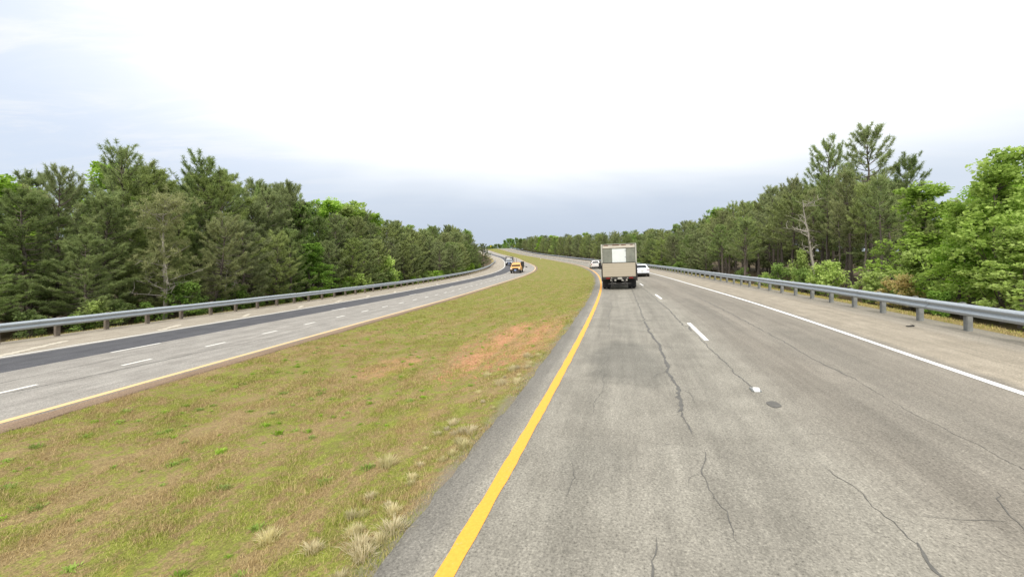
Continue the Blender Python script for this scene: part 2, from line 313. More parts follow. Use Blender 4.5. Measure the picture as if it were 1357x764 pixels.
SF = np.unique(np.concatenate([np.arange(-60, 0, 1.), np.arange(0, 40, .2), np.arange(40, 120, .5), np.arange(120, 600, 2.)]))
def fnoise(s, seed, amp):
    r = np.random.default_rng(seed); out = 0
    for k in range(7): out = out + np.sin(s * (.7 * 1.9 ** k) + r.uniform(0, 6.3)) / (1.25 ** k)
    return out * amp / 3
def strip(name, s, t0, t1, zf, mat, dz, left=False, nt_=2, skirt=False, thick=0):
    """sheet between two offsets along the road"""
    t0 = np.broadcast_to(t0, s.shape); t1 = np.broadcast_to(t1, s.shape)
    T = np.stack([t0 + (t1 - t0) * u for u in np.linspace(0, 1, nt_)], 1); D = np.full(T.shape, float(dz))
    if skirt:
        T = np.concatenate([T[:, :1] , T, T[:, -1:]], 1); D = np.concatenate([D[:, :1] - .12, D, D[:, -1:] - .12], 1)
    SS = np.repeat(s[:, None], T.shape[1], 1); off = -gap(SS) if left else 0
    x, y = XY(SS, T + off); z = zf(SS, T) + D
    return np.stack([x, y, z], -1).reshape(-1, 3), grid_faces(*T.shape)[:, ::-1], np.stack([SS, T], -1).reshape(-1, 2)
def joinp(parts):
    V, Fc, U, k = [], [], [], 0
    for v, f_, u in parts: V.append(v); Fc.append(f_ + k); U.append(u); k += len(v)
    return np.concatenate(V), np.concatenate(Fc), np.concatenate(U)

def ribbon(pts, w, dz, zf=zr, left=False, jit=.022, seed=0):
    """thin irregular crack along (s,t) points"""
    r = np.random.default_rng(seed); pts = np.array(pts, float); L = np.concatenate([[0], np.cumsum(np.hypot(*np.diff(pts, axis=0).T))])
    n = max(4, int(L[-1] / .07)); l = np.linspace(0, L[-1], n); s = np.interp(l, L, pts[:, 0]); t = np.interp(l, L, pts[:, 1])
    nz = np.convolve(r.normal(0, 1, n + 8), np.ones(5) / 5, 'valid')[:n] * jit * 2; d = np.gradient(np.stack([s, t], 1), axis=0); d /= np.linalg.norm(d, axis=1)[:, None] + 1e-9
    nx, ny = -d[:, 1], d[:, 0]; ww = w * (.5 + r.random(n)) * np.minimum(1, np.minimum(np.arange(n), np.arange(n)[::-1]) / 4 + .25)
    s = s + nx * nz; t = t + ny * nz
    SS = np.stack([s - nx * ww / 2, s + nx * ww / 2], 1); T = np.stack([t - ny * ww / 2, t + ny * ww / 2], 1)
    x, y = XY(SS, T - (gap(SS) if left else 0)); z = zf(SS, T) + dz
    return np.stack([x, y, z], -1).reshape(-1, 3), grid_faces(n, 2), np.stack([SS, T], -1).reshape(-1, 2)

edge_r = GR + fnoise(SF * 1.3, 3, .06)
right = [strip('r', SF, edge_r, 10.9, zr, None, 0, nt_=14, skirt=True)]
cr = [([(33.5, 2.3), (25.25, 2.1), (20.0, 2.05), (16.5, 2.0)], .035), ([(16.3, 2.02), (13.75, 2.05), (12.0, 2.17), (10.9, 2.15), (10.0, 2.18), (9.3, 2.12), (8.75, 2.15), (8.1, 2.2), (7.75, 2.15), (7.0, 2.12), (6.85, 2.02)], .06),
      ([(7.0, 2.1), (6.4, 2.12), (6.0, 2.13)], .02), ([(36., 3.12), (30.75, 3.2), (23.25, 3.17), (19.25, 3.25), (15.25, 3.22)], .035), ([(15.4, 3.2), (15.1, 3.35), (14.2, 3.3)], .05),
      ([(13.25, 3.35), (11.5, 3.32), (9.25, 3.4), (8.0, 3.44)], .02), ([(34, 5.55), (26.5, 5.47), (21.0, 5.43), (17.0, 5.37), (14.25, 5.33)], .03), ([(14., 5.33), (11, 5.25), (9, 5.3)], .018),
      ([(5.6, 2.15), (5.2, 2.17), (5.0, 2.12), (4.5, 2.12), (4.25, 2.17), (3.8, 2.15)], .009), ([(5.4, 3.36), (4.9, 3.46), (4.4, 3.52), (4.0, 3.5)], .008), ([(4.1, 3.5), (3.75, 3.46), (3.6, 3.48)], .03),
      ([(5.0, .7), (4.6, .76), (4.2, .74)], .006), ([(4.55, 3.8), (4.5, 4.1), (4.56, 4.4)], .006), ([(5.1, 4.7), (4.7, 4.52), (4.4, 4.42)], .008), ([(3.75, 1.5), (3.3, 1.52), (2.5, 1.5)], .014),
      ([(6.0, 4.2), (6.3, 3.7), (6.2, 3.4)], .004), ([(5.6, 2.1), (5.65, 1.8), (5.5, 1.5)], .004), ([(5.3, 2.15), (5.35, 2.5)], .004), ([(16.4, 1.7), (16.4, 2.3)], .03), ([(23, .75), (21, .8), (18, .72), (14, .8)], .016), ([(6.1, .55), (6.0, .3)], .004), ([(16.6, 1.6), (16.5, 2.0), (16.7, 2.45)], .016), ([(12.0, 2.17), (11.8, 2.4), (11.2, 2.5)], .01), ([(9.3, 2.12), (9.0, 1.9), (8.7, 1.85)], .01), ([(8.1, 2.2), (7.8, 2.35), (7.3, 2.36)], .008), ([(20.3, 2.05), (20.0, 1.75)], .014), ([(5.0, 2.12), (4.8, 1.95), (4.6, 1.92)], .005), ([(4.5, 3.52), (4.35, 3.7)], .005), ([(9, 5.3), (7.5, 5.22), (6, 5.28), (4.8, 5.2)], .006), ([(11, .9), (9.5, .82), (8, .9), (6.5, .8)], .006), ([(26, 1.1), (25.8, 2.0)], .02), ([(19, 4.0), (18.8, 5.0)], .014)]
c_ = [ribbon(p_, w, .004, seed=i) for i, (p_, w) in enumerate(cr)]
patch = []
a = np.linspace(0, 2 * math.pi, 19)[:-1]; ps = 7.35 + .28 * np.cos(a) + .03 * np.sin(3 * a); ptt = 3.47 + .075 * np.sin(a)
V, Fc, U = joinp(right); nr = len(Fc); Vc, Fcc, Uc = joinp(c_)
V2 = np.concatenate([V, Vc]); F2 = np.concatenate([Fc, Fcc + len(V)]); U2 = np.concatenate([U, Uc])
me = np_mesh('right_road', V2, F2, [M['road_r'], M['crack']], U2, smooth=True, midx=np.r_[np.zeros(nr), np.ones(len(Fcc))])
tag(link('right_road', me), kind='structure')
left = [strip('l', SF, -12.1 + fnoise(SF, 5, .06), GL + fnoise(SF, 9, .06), zl, None, 0, left=True, nt_=14, skirt=True)]
cl_ = [ribbon(p_, w, .004, zl, True, seed=40 + i) for i, (p_, w) in enumerate([([(5.5, -2.2), (8.25, -1.85), (9.75, -1.75), (11.25, -1.5), (14., -1.35)], .03), ([(14.5, -1.5), (18, -1.7), (22, -1.6)], .03), ([(12, -3.6), (18, -3.7), (24, -3.6), (30, -3.7)], .015), ([(5, -3.4), (8, -3.6), (12, -3.5)], .015)])]
V, Fc, U = joinp(left); nr = len(Fc); Vc, Fcc, Uc = joinp(cl_)
me = np_mesh('left_road', np.concatenate([V, Vc]), np.concatenate([Fc, Fcc + len(V)]), [M['road_l'], M['crack']], np.concatenate([U, Uc]), smooth=True, midx=np.r_[np.zeros(nr), np.ones(len(Fcc))])
tag(link('left_road', me), kind='structure')
def marking(name, parts, mat):
    V, Fc, U = joinp(parts); tag(link(name, np_mesh(name, V, Fc, mat, U)), kind='structure')
SM = SF[SF < 470]
marking('yellow_edge_line', [strip('', SM, -.072 + fnoise(SM * 5.3, 21, .010), .072 + fnoise(SM * 5.3, 22, .010), zr, None, .005)], M['yellow'])
marking('white_edge_line', [strip('', SM, OW - .065 + fnoise(SM, 23, .01), OW + .065 + fnoise(SM, 24, .01), zr, None, .005)], M['white'])
dashes = []
for k in range(-3, 32):
    s0 = 12.68 + 12.35 * k; ss = np.linspace(s0, s0 + 3.2, 16); dashes.append(strip('', ss, OD - .06 + fnoise(ss, 30 + k, .008), OD + .06 + fnoise(ss, 60 + k, .008), zr, None, .005))
marking('white_lane_line', dashes, M['white'])
marking('left_yellow_edge_line', [strip('', SM, -.085 + fnoise(SM, 25, .015), .085 + fnoise(SM, 26, .015), zl, None, .005, True)], M['lyellow'])
marking('left_white_edge_line', [strip('', SM, -LWO - .07 + fnoise(SM, 27, .015), -LWO + .07 + fnoise(SM, 28, .015), zl, None, .005, True)], M['oldwhite'])
ld = []
for k in range(-4, 40):
    s0 = 2.85 + 2.56 * k; ss = np.linspace(s0, s0 + .8, 5); ld.append(strip('', ss, -2.45, -2.33, zl, None, .005, True))
for k in range(0, 30):
    s0 = 9.4 + 12.2 * k; ss = np.linspace(s0, s0 + 1.6 + (2 if k > 3 else 0), 5); ld.append(strip('', ss, -4.86, -4.74, zl, None, .005, True))
marking('left_lane_line', ld, M['oldwhite'])
hs = []
for i, (sa, ta, sb, tb, w) in enumerate([(8.2, -7.95, 11.2, -9.5, .30), (13.7, -8.15, 15.6, -9.1, .28), (18.6, -8.25, 20.1, -9.2, .26), (23.4, -8.3, 25.0, -9.15, .26), (27.8, -8.3, 29.9, -9.0, .26), (32.8, -8.3, 34.6, -9.0, .26), (38.5, -8.2, 40.3, -8.9, .24), (44.5, -8.2, 46.3, -8.9, .24), (52, -8.2, 53.8, -8.9, .24), (61, -8.2, 62.8, -8.9, .24), (72, -8.9, 74, -9.9, .4)]):
    hs.append(ribbon([(sa, ta), (sb, tb)], w, .005, zl, True, .0, 80 + i))
marking('left_shoulder_marks', hs, M['pale'])

# ------------------------------------------------------------------ mesh helpers for made objects
def box(bm, c, s, bev=.0, rot=None):
    r = bmesh.ops.create_cube(bm, size=1.0); vs = r['verts']
    for v in vs: v.co = Vector((v.co.x * s[0], v.co.y * s[1], v.co.z * s[2]))
    if bev:
        es = list({e for v in vs for e in v.link_edges}); bb = bmesh.ops.bevel(bm, geom=es, offset=bev, segments=2, affect='EDGES'); vs = list({v for f_ in bb['faces'] for v in f_.verts} | {v for v in vs if v.is_valid})
    mt = Matrix.Translation(c) @ (rot if rot else Matrix.Identity(4))
    bmesh.ops.transform(bm, matrix=mt, verts=[v for v in vs if v.is_valid])
def cyl(bm, p0, p1, r0, r1=None, n=14, cap=True):
    p0, p1 = Vector(p0), Vector(p1); dv = p1 - p0
    mt = Matrix.Translation((p0 + p1) / 2) @ dv.to_track_quat('Z', 'Y').to_matrix().to_4x4()
    bmesh.ops.create_cone(bm, cap_ends=cap, segments=n, radius1=r0, radius2=r0 if r1 is None else r1, depth=dv.length, matrix=mt)
def bobj(name, bm, mat, parent=None, smooth=False):
    bmesh.ops.recalc_face_normals(bm, faces=bm.faces); me = bpy.data.meshes.new(name); bm.to_mesh(me); bm.free()
    me.materials.append(mat)
    if smooth: me.polygons.foreach_set('use_smooth', np.ones(len(me.polygons), bool))
    return link(name, me, parent)
def bx(name, c, s, mat, parent=None, bev=.01, rot=None):
    bm = bmesh.new(); box(bm, c, s, bev, rot); return bobj(name, bm, mat, parent)
def copy_tree(o, parent=None):
    c = o.copy(); COL.objects.link(c)
    if parent: c.parent = parent
    for ch in list(o.children): copy_tree(ch, c)
    return c
def on_road(name, s, t, left=False, flip=False, dz=0):
    """an Empty standing on the pavement, its +Y along the road"""
    tt = t - (float(gap(s)) if left else 0); x, y = XY(s, tt); zf = zl if left else zr; z = float(zf(s, t)); h = float(hdg(s))
    pit = math.atan2(float(zf(s + 2, t) - zf(s - 2, t)), 4.0)
    e = empty(name, (float(x), float(y), z + dz)); 
    m3 = Matrix.Rotation(-h, 3, 'Z') @ Matrix.Rotation(pit, 3, 'X') @ Matrix.Rotation(-math.atan(EL), 3, 'Y')
    if flip: m3 = m3 @ Matrix.Rotation(math.pi, 3, 'Z')
    e.rotation_euler = m3.to_euler(); return e

# ------------------------------------------------------------------ guardrails
def guardrail(name, label, left, s0, s1, nmax=100):
    root = empty(name); tag(root, label, 'guardrail')
    t0 = -LRO if left else OR; sg = 1 if left else -1; zf = zl if left else zr
    x, y = XY(s0, t0 - (float(gap(s0)) if left else 0)); root.location = (float(x), float(y), float(zf(s0, t0)))
    inv = Vector(root.location)
    prof = [(0, .43), (.015, .445), (.082, .485), (.085, .525), (.012, .575), (.010, .605), (.085, .655), (.082, .695), (.015, .735), (0, .75)]
    back = [(a - .012, b) for a, b in prof[::-1]]; pr = prof + back
    ss = np.unique(np.concatenate([np.arange(s0, min(s1, 60), .5), np.arange(min(s1, 60), s1 + .1, 1.5)]))
    wob = fnoise(ss, 77 + left, .012)
    def loft(ss, off, wob=0):
        T = np.stack([np.full_like(ss, t0 + sg * (.17 + a + off)) for a, b in pr] , 1); SS = np.repeat(ss[:, None], len(pr), 1)
        x, y = XY(SS, T - (gap(SS) if left else 0)); z = zf(SS, np.full_like(T, t0)) + np.array([b for a, b in pr])[None, :] + (np.asarray(wob)[:, None] if np.ndim(wob) else 0)
        V = np.stack([x, y, z], -1).reshape(-1, 3) - np.array(inv); n, m_ = T.shape
        i = np.arange(n - 1)[:, None] * m_; j = np.arange(m_)[None, :]; j2 = (j + 1) % m_
        Fc = np.stack([i + j, i + j2, i + m_ + j2, i + m_ + j], -1).reshape(-1, 4)
        return V, Fc, np.zeros((len(V), 2))
    bm_ = np_mesh('beam', *loft(ss, 0, wob)[:2], M['galv'], smooth=False); link('beam', bm_, root)
    for q in np.arange(s0 + 1.7, min(s1, 90), 3.81):
        V, Fc, _ = loft(np.array([q, q + .16, q + .32]), .006); link('splice', np_mesh('splice', V, Fc, M['galv']), root)
    # posts, each with a block between it and the beam
    pm = M['postb'] if left else M['post']
    pb = bmesh.new(); box(pb, (0, 0, .22), (.14, .15, 1.0), .012); pme = bpy.data.meshes.new('post'); pb.to_mesh(pme); pb.free(); pme.materials.append(pm)
    bb = bmesh.new(); box(bb, (sg * .115, 0, .60), (.085, .15, .36), .01); bme = bpy.data.meshes.new('blockout'); bb.to_mesh(bme); bb.free(); bme.materials.append(pm)
    extra = []
    for k, q in enumerate(np.arange(s0 + .5, s1, 1.905)):
        q = q + rng.normal(0, .02); x, y = XY(q, t0 - (float(gap(q)) if left else 0)); loc = Vector((float(x), float(y), float(zf(q, t0)))) - inv; rz = -float(hdg(q))
        if k < nmax:
            p_ = link('post', pme, root); p_.location = loc; p_.rotation_euler = (rng.normal(0, .015), rng.normal(0, .015), rz)
            if k < 60: link('blockout', bme, p_)
        else: extra.append((loc, rz))
    if extra:
        bm = bmesh.new()
        for loc, rz in extra: box(bm, loc + Vector((0, 0, .22)), (.22, .15, 1.0), 0, Matrix.Rotation(rz, 4, 'Z'))
        tag(bobj('far_posts', bm, pm, root), kind='stuff')
    return root
guardrail('guardrail', 'long galvanised steel guardrail along the tan right-hand shoulder', False, -1.2, 372)
guardrail('guardrail', 'galvanised steel guardrail on brown posts beyond the dark repaved strip of the left road', True, 5.9, 190)

# ------------------------------------------------------------------ vehicles
def wheel(parent, x, y, r, w, dual=False):
    bm = bmesh.new(); cyl(bm, (x - w / 2, y, r), (x + w / 2, y, r), r, n=24)
    bmesh.ops.bevel(bm, geom=[e for e in bm.edges if len(e.link_faces) == 2 and any(len(f_.verts) > 4 for f_ in e.link_faces)], offset=r * .1, segments=2, affect='EDGES')
    t_ = bobj('wheel', bm, M['tyre'], parent, True)
    sgn = 1 if x > 0 else -1; bm = bmesh.new(); cyl(bm, (x + sgn * (w / 2 - .02), y, r), (x + sgn * (w / 2 + .008), y, r), r * .62, r * .56, n=20); cyl(bm, (x + sgn * (w / 2), y, r), (x + sgn * (w / 2 + .03), y, r), r * .2, n=10)
    bobj('rim', bm, M['rim'], t_)
def loft_body(secs):
    """secs: (y, halfwidth, z0, z1, round)"""
    bm = bmesh.new(); rings = []
    for (y, w, z0, z1, rd) in secs:
        h = z1 - z0; rd = min(rd, h * .4); pts = [(-w + rd * .6, z0), (-w, z0 + rd), (-w * 1.01, z0 + h * .55), (-w * .985, z1 - rd * .5), (-w * .95 + rd * .4, z1), (0, z1 + .015)]
        pts += [(-a, b) for a, b in pts[:-1][::-1]]
        rings.append([bm.verts.new((a, y, b)) for a, b in pts])
    for a, b in zip(rings[:-1], rings[1:]):
        n = len(a)
        for i in range(n): bm.faces.new((a[i], a[(i + 1) % n], b[(i + 1) % n], b[i]))
    bm.faces.new(rings[0]); bm.faces.new(rings[-1][::-1]); return bm
def car(name, label, cat, s, t, mat, kind, left=False):
    root = on_road(name, s, t, left); tag(root, label, cat)
    L, W = (4.75, .90) if kind == 'sedan' else (4.5, .93)
    belt = .93 if kind == 'sedan' else 1.02; top = 1.45 if kind == 'sedan' else 1.66
    # body from the tail (y=0) forward
    if kind == 'sedan': secs = [(0, W * .86, .42, .90, .12), (.05, W * .92, .30, .97, .12), (.28, W * .97, .22, 1.03, .10), (.9, W, .20, 1.0, .08), (1.6, W, .2, belt + .02, .08), (3.3, W, .2, belt, .08), (3.9, W * .98, .2, .86, .12), (4.5, W * .93, .25, .74, .14), (L, W * .78, .36, .62, .1)]
    else: secs = [(0, W * .86, .46, 1.0, .12), (.06, W * .93, .34, 1.05, .1), (.3, W * .98, .24, 1.06, .08), (1.2, W, .22, belt + .02, .08), (3.0, W, .22, belt, .08), (3.6, W * .98, .22, .98, .1), (4.2, W * .94, .26, .88, .14), (L, W * .8, .4, .72, .1)]
    body = bobj('body', loft_body(secs), mat, root, False)
    body.modifiers.new('b', 'BEVEL').width = .02; body.modifiers['b'].segments = 2; body.modifiers['b'].limit_method = 'ANGLE'
    if kind == 'sedan': y0, y1, y2, y3 = .55, 1.25, 2.55, 3.45
    else: y0, y1, y2, y3 = .12, .42, 2.35, 3.15
    bw, tw = W * .93, W * .70; zb = belt
    base = [(-bw, y0), (bw, y0), (bw, y3), (-bw, y3)]; tp = [(-tw, y1), (tw, y1), (tw, y2), (-tw, y2)]
    bm = bmesh.new(); vb = [bm.verts.new((a, b, zb - .05)) for a, b in base]; vt = [bm.verts.new((a, b, top - .04)) for a, b in tp]
    mid = [bm.verts.new((a * .9, b + (.12 if i < 2 else -.15), top)) for i, (a, b) in enumerate(tp)]
    for i in range(4):
        j = (i + 1) % 4; bm.faces.new((vb[i], vb[j], vt[j], vt[i])); bm.faces.new((vt[i], vt[j], mid[j], mid[i]))
    bm.faces.new(mid); roof = bobj('cabin', bm, mat, root)
    def pane(nm, i, u0, u1, v0, v1):
        j = (i + 1) % 4; A, B = Vector((*base[i], zb - .05)), Vector((*base[j], zb - .05)); C_, D_ = Vector((*tp[j], top - .04)), Vector((*tp[i], top - .04))
        q = lambda u, v: (A.lerp(B, u)).lerp(D_.lerp(C_, u), v)
        nrm = (B - A).cross(D_ - A).normalized(); nrm = nrm if nrm.dot((A + B + C_ + D_) / 4 - Vector((0, (y0 + y3) / 2, zb))) > 0 else -nrm
        bm = bmesh.new(); v1_ = [bm.verts.new(q(a, b) + nrm * .006) for a, b in ((u0, v0), (u1, v0), (u1, v1), (u0, v1))]; v2_ = [bm.verts.new(v.co - nrm * .012) for v in v1_]
        bm.faces.new(v1_); bm.faces.new(v2_[::-1])
        for a in range(4): bm.faces.new((v1_[a], v1_[(a + 1) % 4], v2_[(a + 1) % 4], v2_[a]))
        bobj(nm, bm, M['glass'], root)
    pane('rear_window', 0, .09, .91, .18, .93); pane('windscreen', 2, .06, .94, .1, .95)
    for sd_ in (1, 3): pane('side_window', sd_, .08, .48, .2, .9); pane('side_window', sd_, .52, .92, .2, .9)
    for sx in (-1, 1):
        if kind == 'sedan': bx('taillight', (sx * W * .72, .05, .83), (.34, .12, .13), M['red'], root, .03)
        else: bx('taillight', (sx * W * .82, .06, .98), (.16, .14, .34), M['red'], root, .03)
        bx('headlight', (sx * W * .66, L - .12, .66), (.34, .2, .13), M['lamp'], root, .03)
        m_ = bx('mirror', (sx * (W + .08), y3 - .45, zb + .05), (.18, .1, .12), mat, root, .03)
        bm = bmesh.new(); box(bm, (sx * W * .997, 1.9, zb - .14), (.03, .16, .025), .006); bobj('door_handle', bm, M['rim'], root)
    bm = bmesh.new(); box(bm, (0, .03, .36), (W * 1.72, .14, .22), .04); bobj('rear_bumper', bm, M['black'] if kind == 'suv' else M['dark'], root)
    bx('licence_plate', (0, -.03 if kind == 'sedan' else -.012, .72 if kind == 'sedan' else .82), (.31, .03, .15), M['plate'], root, .004)
    bx('underbody', (0, L / 2, .26), (W * 1.6, L * .9, .16), M['dark'], root, .02)
    for sx in (-1, 1):
        for yy in (.95, L - .95): wheel(root, sx * (W - .10), yy, .33, .22)
    return root
car('white_sedan', 'white sedan ahead in the right lane, just past the box truck', 'car', 53, 4.98, M['wcar'], 'sedan')
car('beige_hatchback', 'small pale beige hatchback with dark bumper far ahead, left of the box truck', 'car', 88, 1.15, M['scar'], 'suv')

def box_truck():
    r = on_road('box_truck', 33.3, 1.42); tag(r, 'grubby grey box truck with a folded wooden tail lift below a white door panel', 'truck')
    W, zf, zt, Lb = 1.29, .98, 3.42, 5.6
    # cargo box: side walls, roof, front wall
    bm = bmesh.new()
    for sx in (-1, 1): box(bm, (sx * (W - .03), Lb / 2, (zf + zt) / 2), (.06, Lb, zt - zf - .012), .008)
    box(bm, (0, Lb - .03, (zf + zt) / 2), (2 * W - .124, .05, zt - zf - .1), 0); box(bm, (0, Lb / 2, zf - .02), (2 * W - .13, Lb - .1, .08), 0)
    bobj('cargo_box', bm, M['boxside'], r); bx('roof', (0, Lb / 2, zt + .01), (2 * W + .01, Lb + .02, .05), M['boxside'], r, .015)
    # rear frame
    bm = bmesh.new()
    for sx in (-1, 1): box(bm, (sx * (W - .045), -.02, (zf + zt) / 2), (.11, .06, zt - zf), .01)
    box(bm, (0, -.02, zf - .04), (2 * W, .07, .12), .01); fr = bobj('rear_frame', bm, M['boxside'], r)
    bx('header_panel', (0, -.018, zt - .17), (2 * W - .23, .05, .24), M['header'], r, .008)
    bm = bmesh.new()
    for xx, w in ((-.92, .34), (-.2, .5), (.38, .34), (.95, .2)): box(bm, (xx, -.047, zt - .07), (w, .02, .045), .004)
    bobj('marker_strip', bm, M['rust'], r)
    dr = bx('rear_door', (0, .02, (zf + zt - .3) / 2), (2 * W - .23, .04, zt - zf - .32), M['boxdoor'], r, .004)
    wp = bx('white_panel', (.02, -.022, 2.42), (1.0, .04, 1.30), M['boxwhite'], r, .008); bm = bmesh.new()
    for zz in (2.95, 2.45): box(bm, (.5, -.05, zz), (.11, .025, .05), .005)
    bobj('latch', bm, M['rim'], wp)
    # liftgate, folded upright
    lg = bx('tail_lift', (-.02, -.17, 1.50), (2.42, .09, 1.04), M['plank'], r, .012)
    bm = bmesh.new()
    for sx in (-1, 1): box(bm, (sx * 1.22 - .02, -.15, 1.40), (.06, .14, 1.22), .01); box(bm, (sx * 1.26, -.10, 1.25), (.1, .1, 1.2), .01)
    box(bm, (-.02, -.17, 2.04), (2.46, .12, .035), .006); bobj('lift_frame', bm, M['rust'] if False else M['dark'], r)
    # light bar, bumper, underride guard
    bx('light_bar', (0, -.14, .88), (2.5, .1, .17), M['dark'], r, .01)
    for sx in (-1, 1):
        bx('taillight', (sx * .84, -.20, .88), (.3, .05, .11), M['red'], r, .01); bx('reverse_light', (sx * .58, -.20, .88), (.10, .05, .08), M['dimlamp'], r, .01)
    bx('licence_plate', (.03, -.205, .87), (.32, .03, .15), M['dirtyplate'], r, .004)
    bm = bmesh.new(); box(bm, (0, -.12, .46), (1.7, .09, .09), .01)
    for xx in (-.55, .42): box(bm, (xx, -.11, .62), (.1, .08, .42), .01)
    bobj('underride_guard', bm, M['dark'], r)
    bm = bmesh.new()
    for xx in (-.42, .42): box(bm, (xx, 3.6, .72), (.1, 7.2, .22), .01)
    box(bm, (0, 1.7, .5), (1.5, .14, .14), .01); cyl(bm, (-.2, 1.7, .5), (.2, 1.7, .5), .2); bobj('chassis', bm, M['dark'], r)
    for sx in (-1, 1):
        wheel(r, sx * 1.12, 1.7, .48, .27); wheel(r, sx * .82, 1.7, .48, .25); wheel(r, sx * 1.03, 6.3, .48, .28)
        bx('mudflap', (sx * .96, 1.02, .48), (.62, .03, .72), M['black'], r, .004)
    # cab
    secs = [(5.75, 1.02, .55, 2.35, .1), (6.3, 1.05, .5, 2.4, .12), (7.0, 1.05, .5, 2.25, .15), (7.25, 1.03, .5, 1.55, .15), (8.1, .95, .5, 1.42, .15), (8.3, .85, .55, 1.2, .1)]
    bobj('cab', loft_body(secs), M['wcar'], r); bx('windscreen', (0, 7.16, 1.95), (1.7, .05, .62), M['glass'], r, .01, Matrix.Rotation(R(18), 4, 'X'))
    for sx in (-1, 1):
        bx('side_window', (sx * 1.05, 6.6, 1.95), (.03, .75, .5), M['glass'], r, .01)
        bm = bmesh.new(); box(bm, (sx * 1.50, 7.05, 1.75), (.24, .1, .62), .03); cyl(bm, (sx * 1.0, 7.0, 1.9), (sx * 1.45, 7.05, 1.95), .025); cyl(bm, (sx * 1.0, 7.0, 1.5), (sx * 1.45, 7.05, 1.55), .025); bobj('mirror', bm, M['black'], r)
    return r
box_truck()

def pickup(name, label, s, t, mat, rack=False):
    """oncoming work truck, nose towards the camera"""
    r = on_road(name, s, t, True, True); tag(r, label, 'truck'); W = 1.0
    secs = [(0, W * .88, .55, 1.02, .08), (.12, W * .95, .45, 1.14, .1), (.9, W, .42, 1.2, .1), (1.25, W, .42, 1.22, .08), (2.9, W, .42, 1.22, .08), (3.0, W * .98, .45, 1.15, .06)]
    secs = [(-y, w, a, b, c) for y, w, a, b, c in secs][::-1]
    bobj('body', loft_body(secs), mat, r)
    y0, y1, y2, y3 = -2.95, -2.75, -1.75, -1.2; bw, tw = W * .95, W * .76
    bm = bmesh.new(); vb = [bm.verts.new(p_) for p_ in ((-bw, y0, 1.18), (bw, y0, 1.18), (bw, y3, 1.18), (-bw, y3, 1.18))]; vt = [bm.verts.new(p_) for p_ in ((-tw, y1, 1.86), (tw, y1, 1.86), (tw, y2, 1.88), (-tw, y2, 1.88))]
    for i in range(4): bm.faces.new((vb[i], vb[(i + 1) % 4], vt[(i + 1) % 4], vt[i]))
    bm.faces.new(vt); bobj('cab', bm, mat, r)
    bm = bmesh.new(); q = [bm.verts.new(p_) for p_ in ((-.84, -1.24, 1.25), (.84, -1.24, 1.25), (.70, -1.70, 1.80), (-.70, -1.70, 1.80))]; bm.faces.new(q); bmesh.ops.solidify(bm, geom=bm.faces[:], thickness=.03); bobj('windscreen', bm, M['glass'], r)
    bx('grille', (0, .015, .82), (1.12, .06, .34), M['black'], r, .02); bx('front_bumper', (0, .04, .52), (1.98, .18, .34), M['black'], r, .03)
    bx('licence_plate', (0, .13, .60), (.36, .03, .18), M['blue'], r, .004)
    for sx in (-1, 1):
        bx('headlight', (sx * .76, -.02, .88), (.3, .1, .2), M['lamp'], r, .03)
        bx('mirror', (sx * 1.14, -1.5, 1.32), (.2, .1, .28), M['black'], r, .02)
        bx('side_window', (sx * .90, -2.2, 1.5), (.03, .7, .42), M['glass'], r, .01, Matrix.Rotation(-sx * R(14), 4, 'Y'))
        for yy in (-.85, -4.3): wheel(r, sx * .86, yy, .40, .27)
    return r
wt = pickup('work_truck', 'orange-yellow work truck with a dark body behind the cab, coming down the left road', 79.5, -2.75, M['yel'])
bx('chassis', (0, -3.2, .55), (.9, 5.6, .2), M['dark'], wt, .02)
bm = bmesh.new(); box(bm, (-.05, -4.6, .95), (1.9, 3.0, .5), .03); box(bm, (-.95, -4.0, 1.55), (.5, 1.9, 1.0), .05); box(bm, (.9, -4.3, 1.3), (.3, 2.0, .5), .04); bobj('equipment_body', bm, M['dark'], wt)
bx('light_bar', (0, -2.2, 1.93), (1.1, .25, .09), M['yel'], wt, .02)
bm = bmesh.new(); cyl(bm, (-1.1, -3.8, 1.2), (-1.75, -3.6, 1.0), .05); box(bm, (-1.75, -3.6, 1.0), (.35, .08, .2), .02); bobj('side_arm', bm, M['dark'], wt)
bm = bmesh.new()
for xx in (.1, .55): cyl(bm, (xx, -3.3, 1.1), (xx, -3.3, 2.75), .035)
bobj('stake_pole', bm, M['rust'], wt)
ft = pickup('flatbed_truck', 'pale grey flatbed truck with a tall dark rack, partly behind the orange-yellow truck', 122, -6.5, M['greycar'])
bx('flatbed', (0, -4.4, 1.0), (2.1, 3.0, .14), M['dark'], ft, .02)
bm = bmesh.new()
for xx in (-1.0, 1.0):
    box(bm, (xx, -3.1, 1.75), (.13, .13, 1.5), .01); box(bm, (xx, -5.7, 1.75), (.1, .1, 1.5), .01); box(bm, (xx, -4.4, 2.46), (.1, 2.7, .08), .01)
box(bm, (0, -3.1, 2.46), (2.1, .13, .1), .01); box(bm, (-.55, -3.1, 1.6), (.7, .06, 1.1), .01); bobj('rack', bm, M['black'], ft)

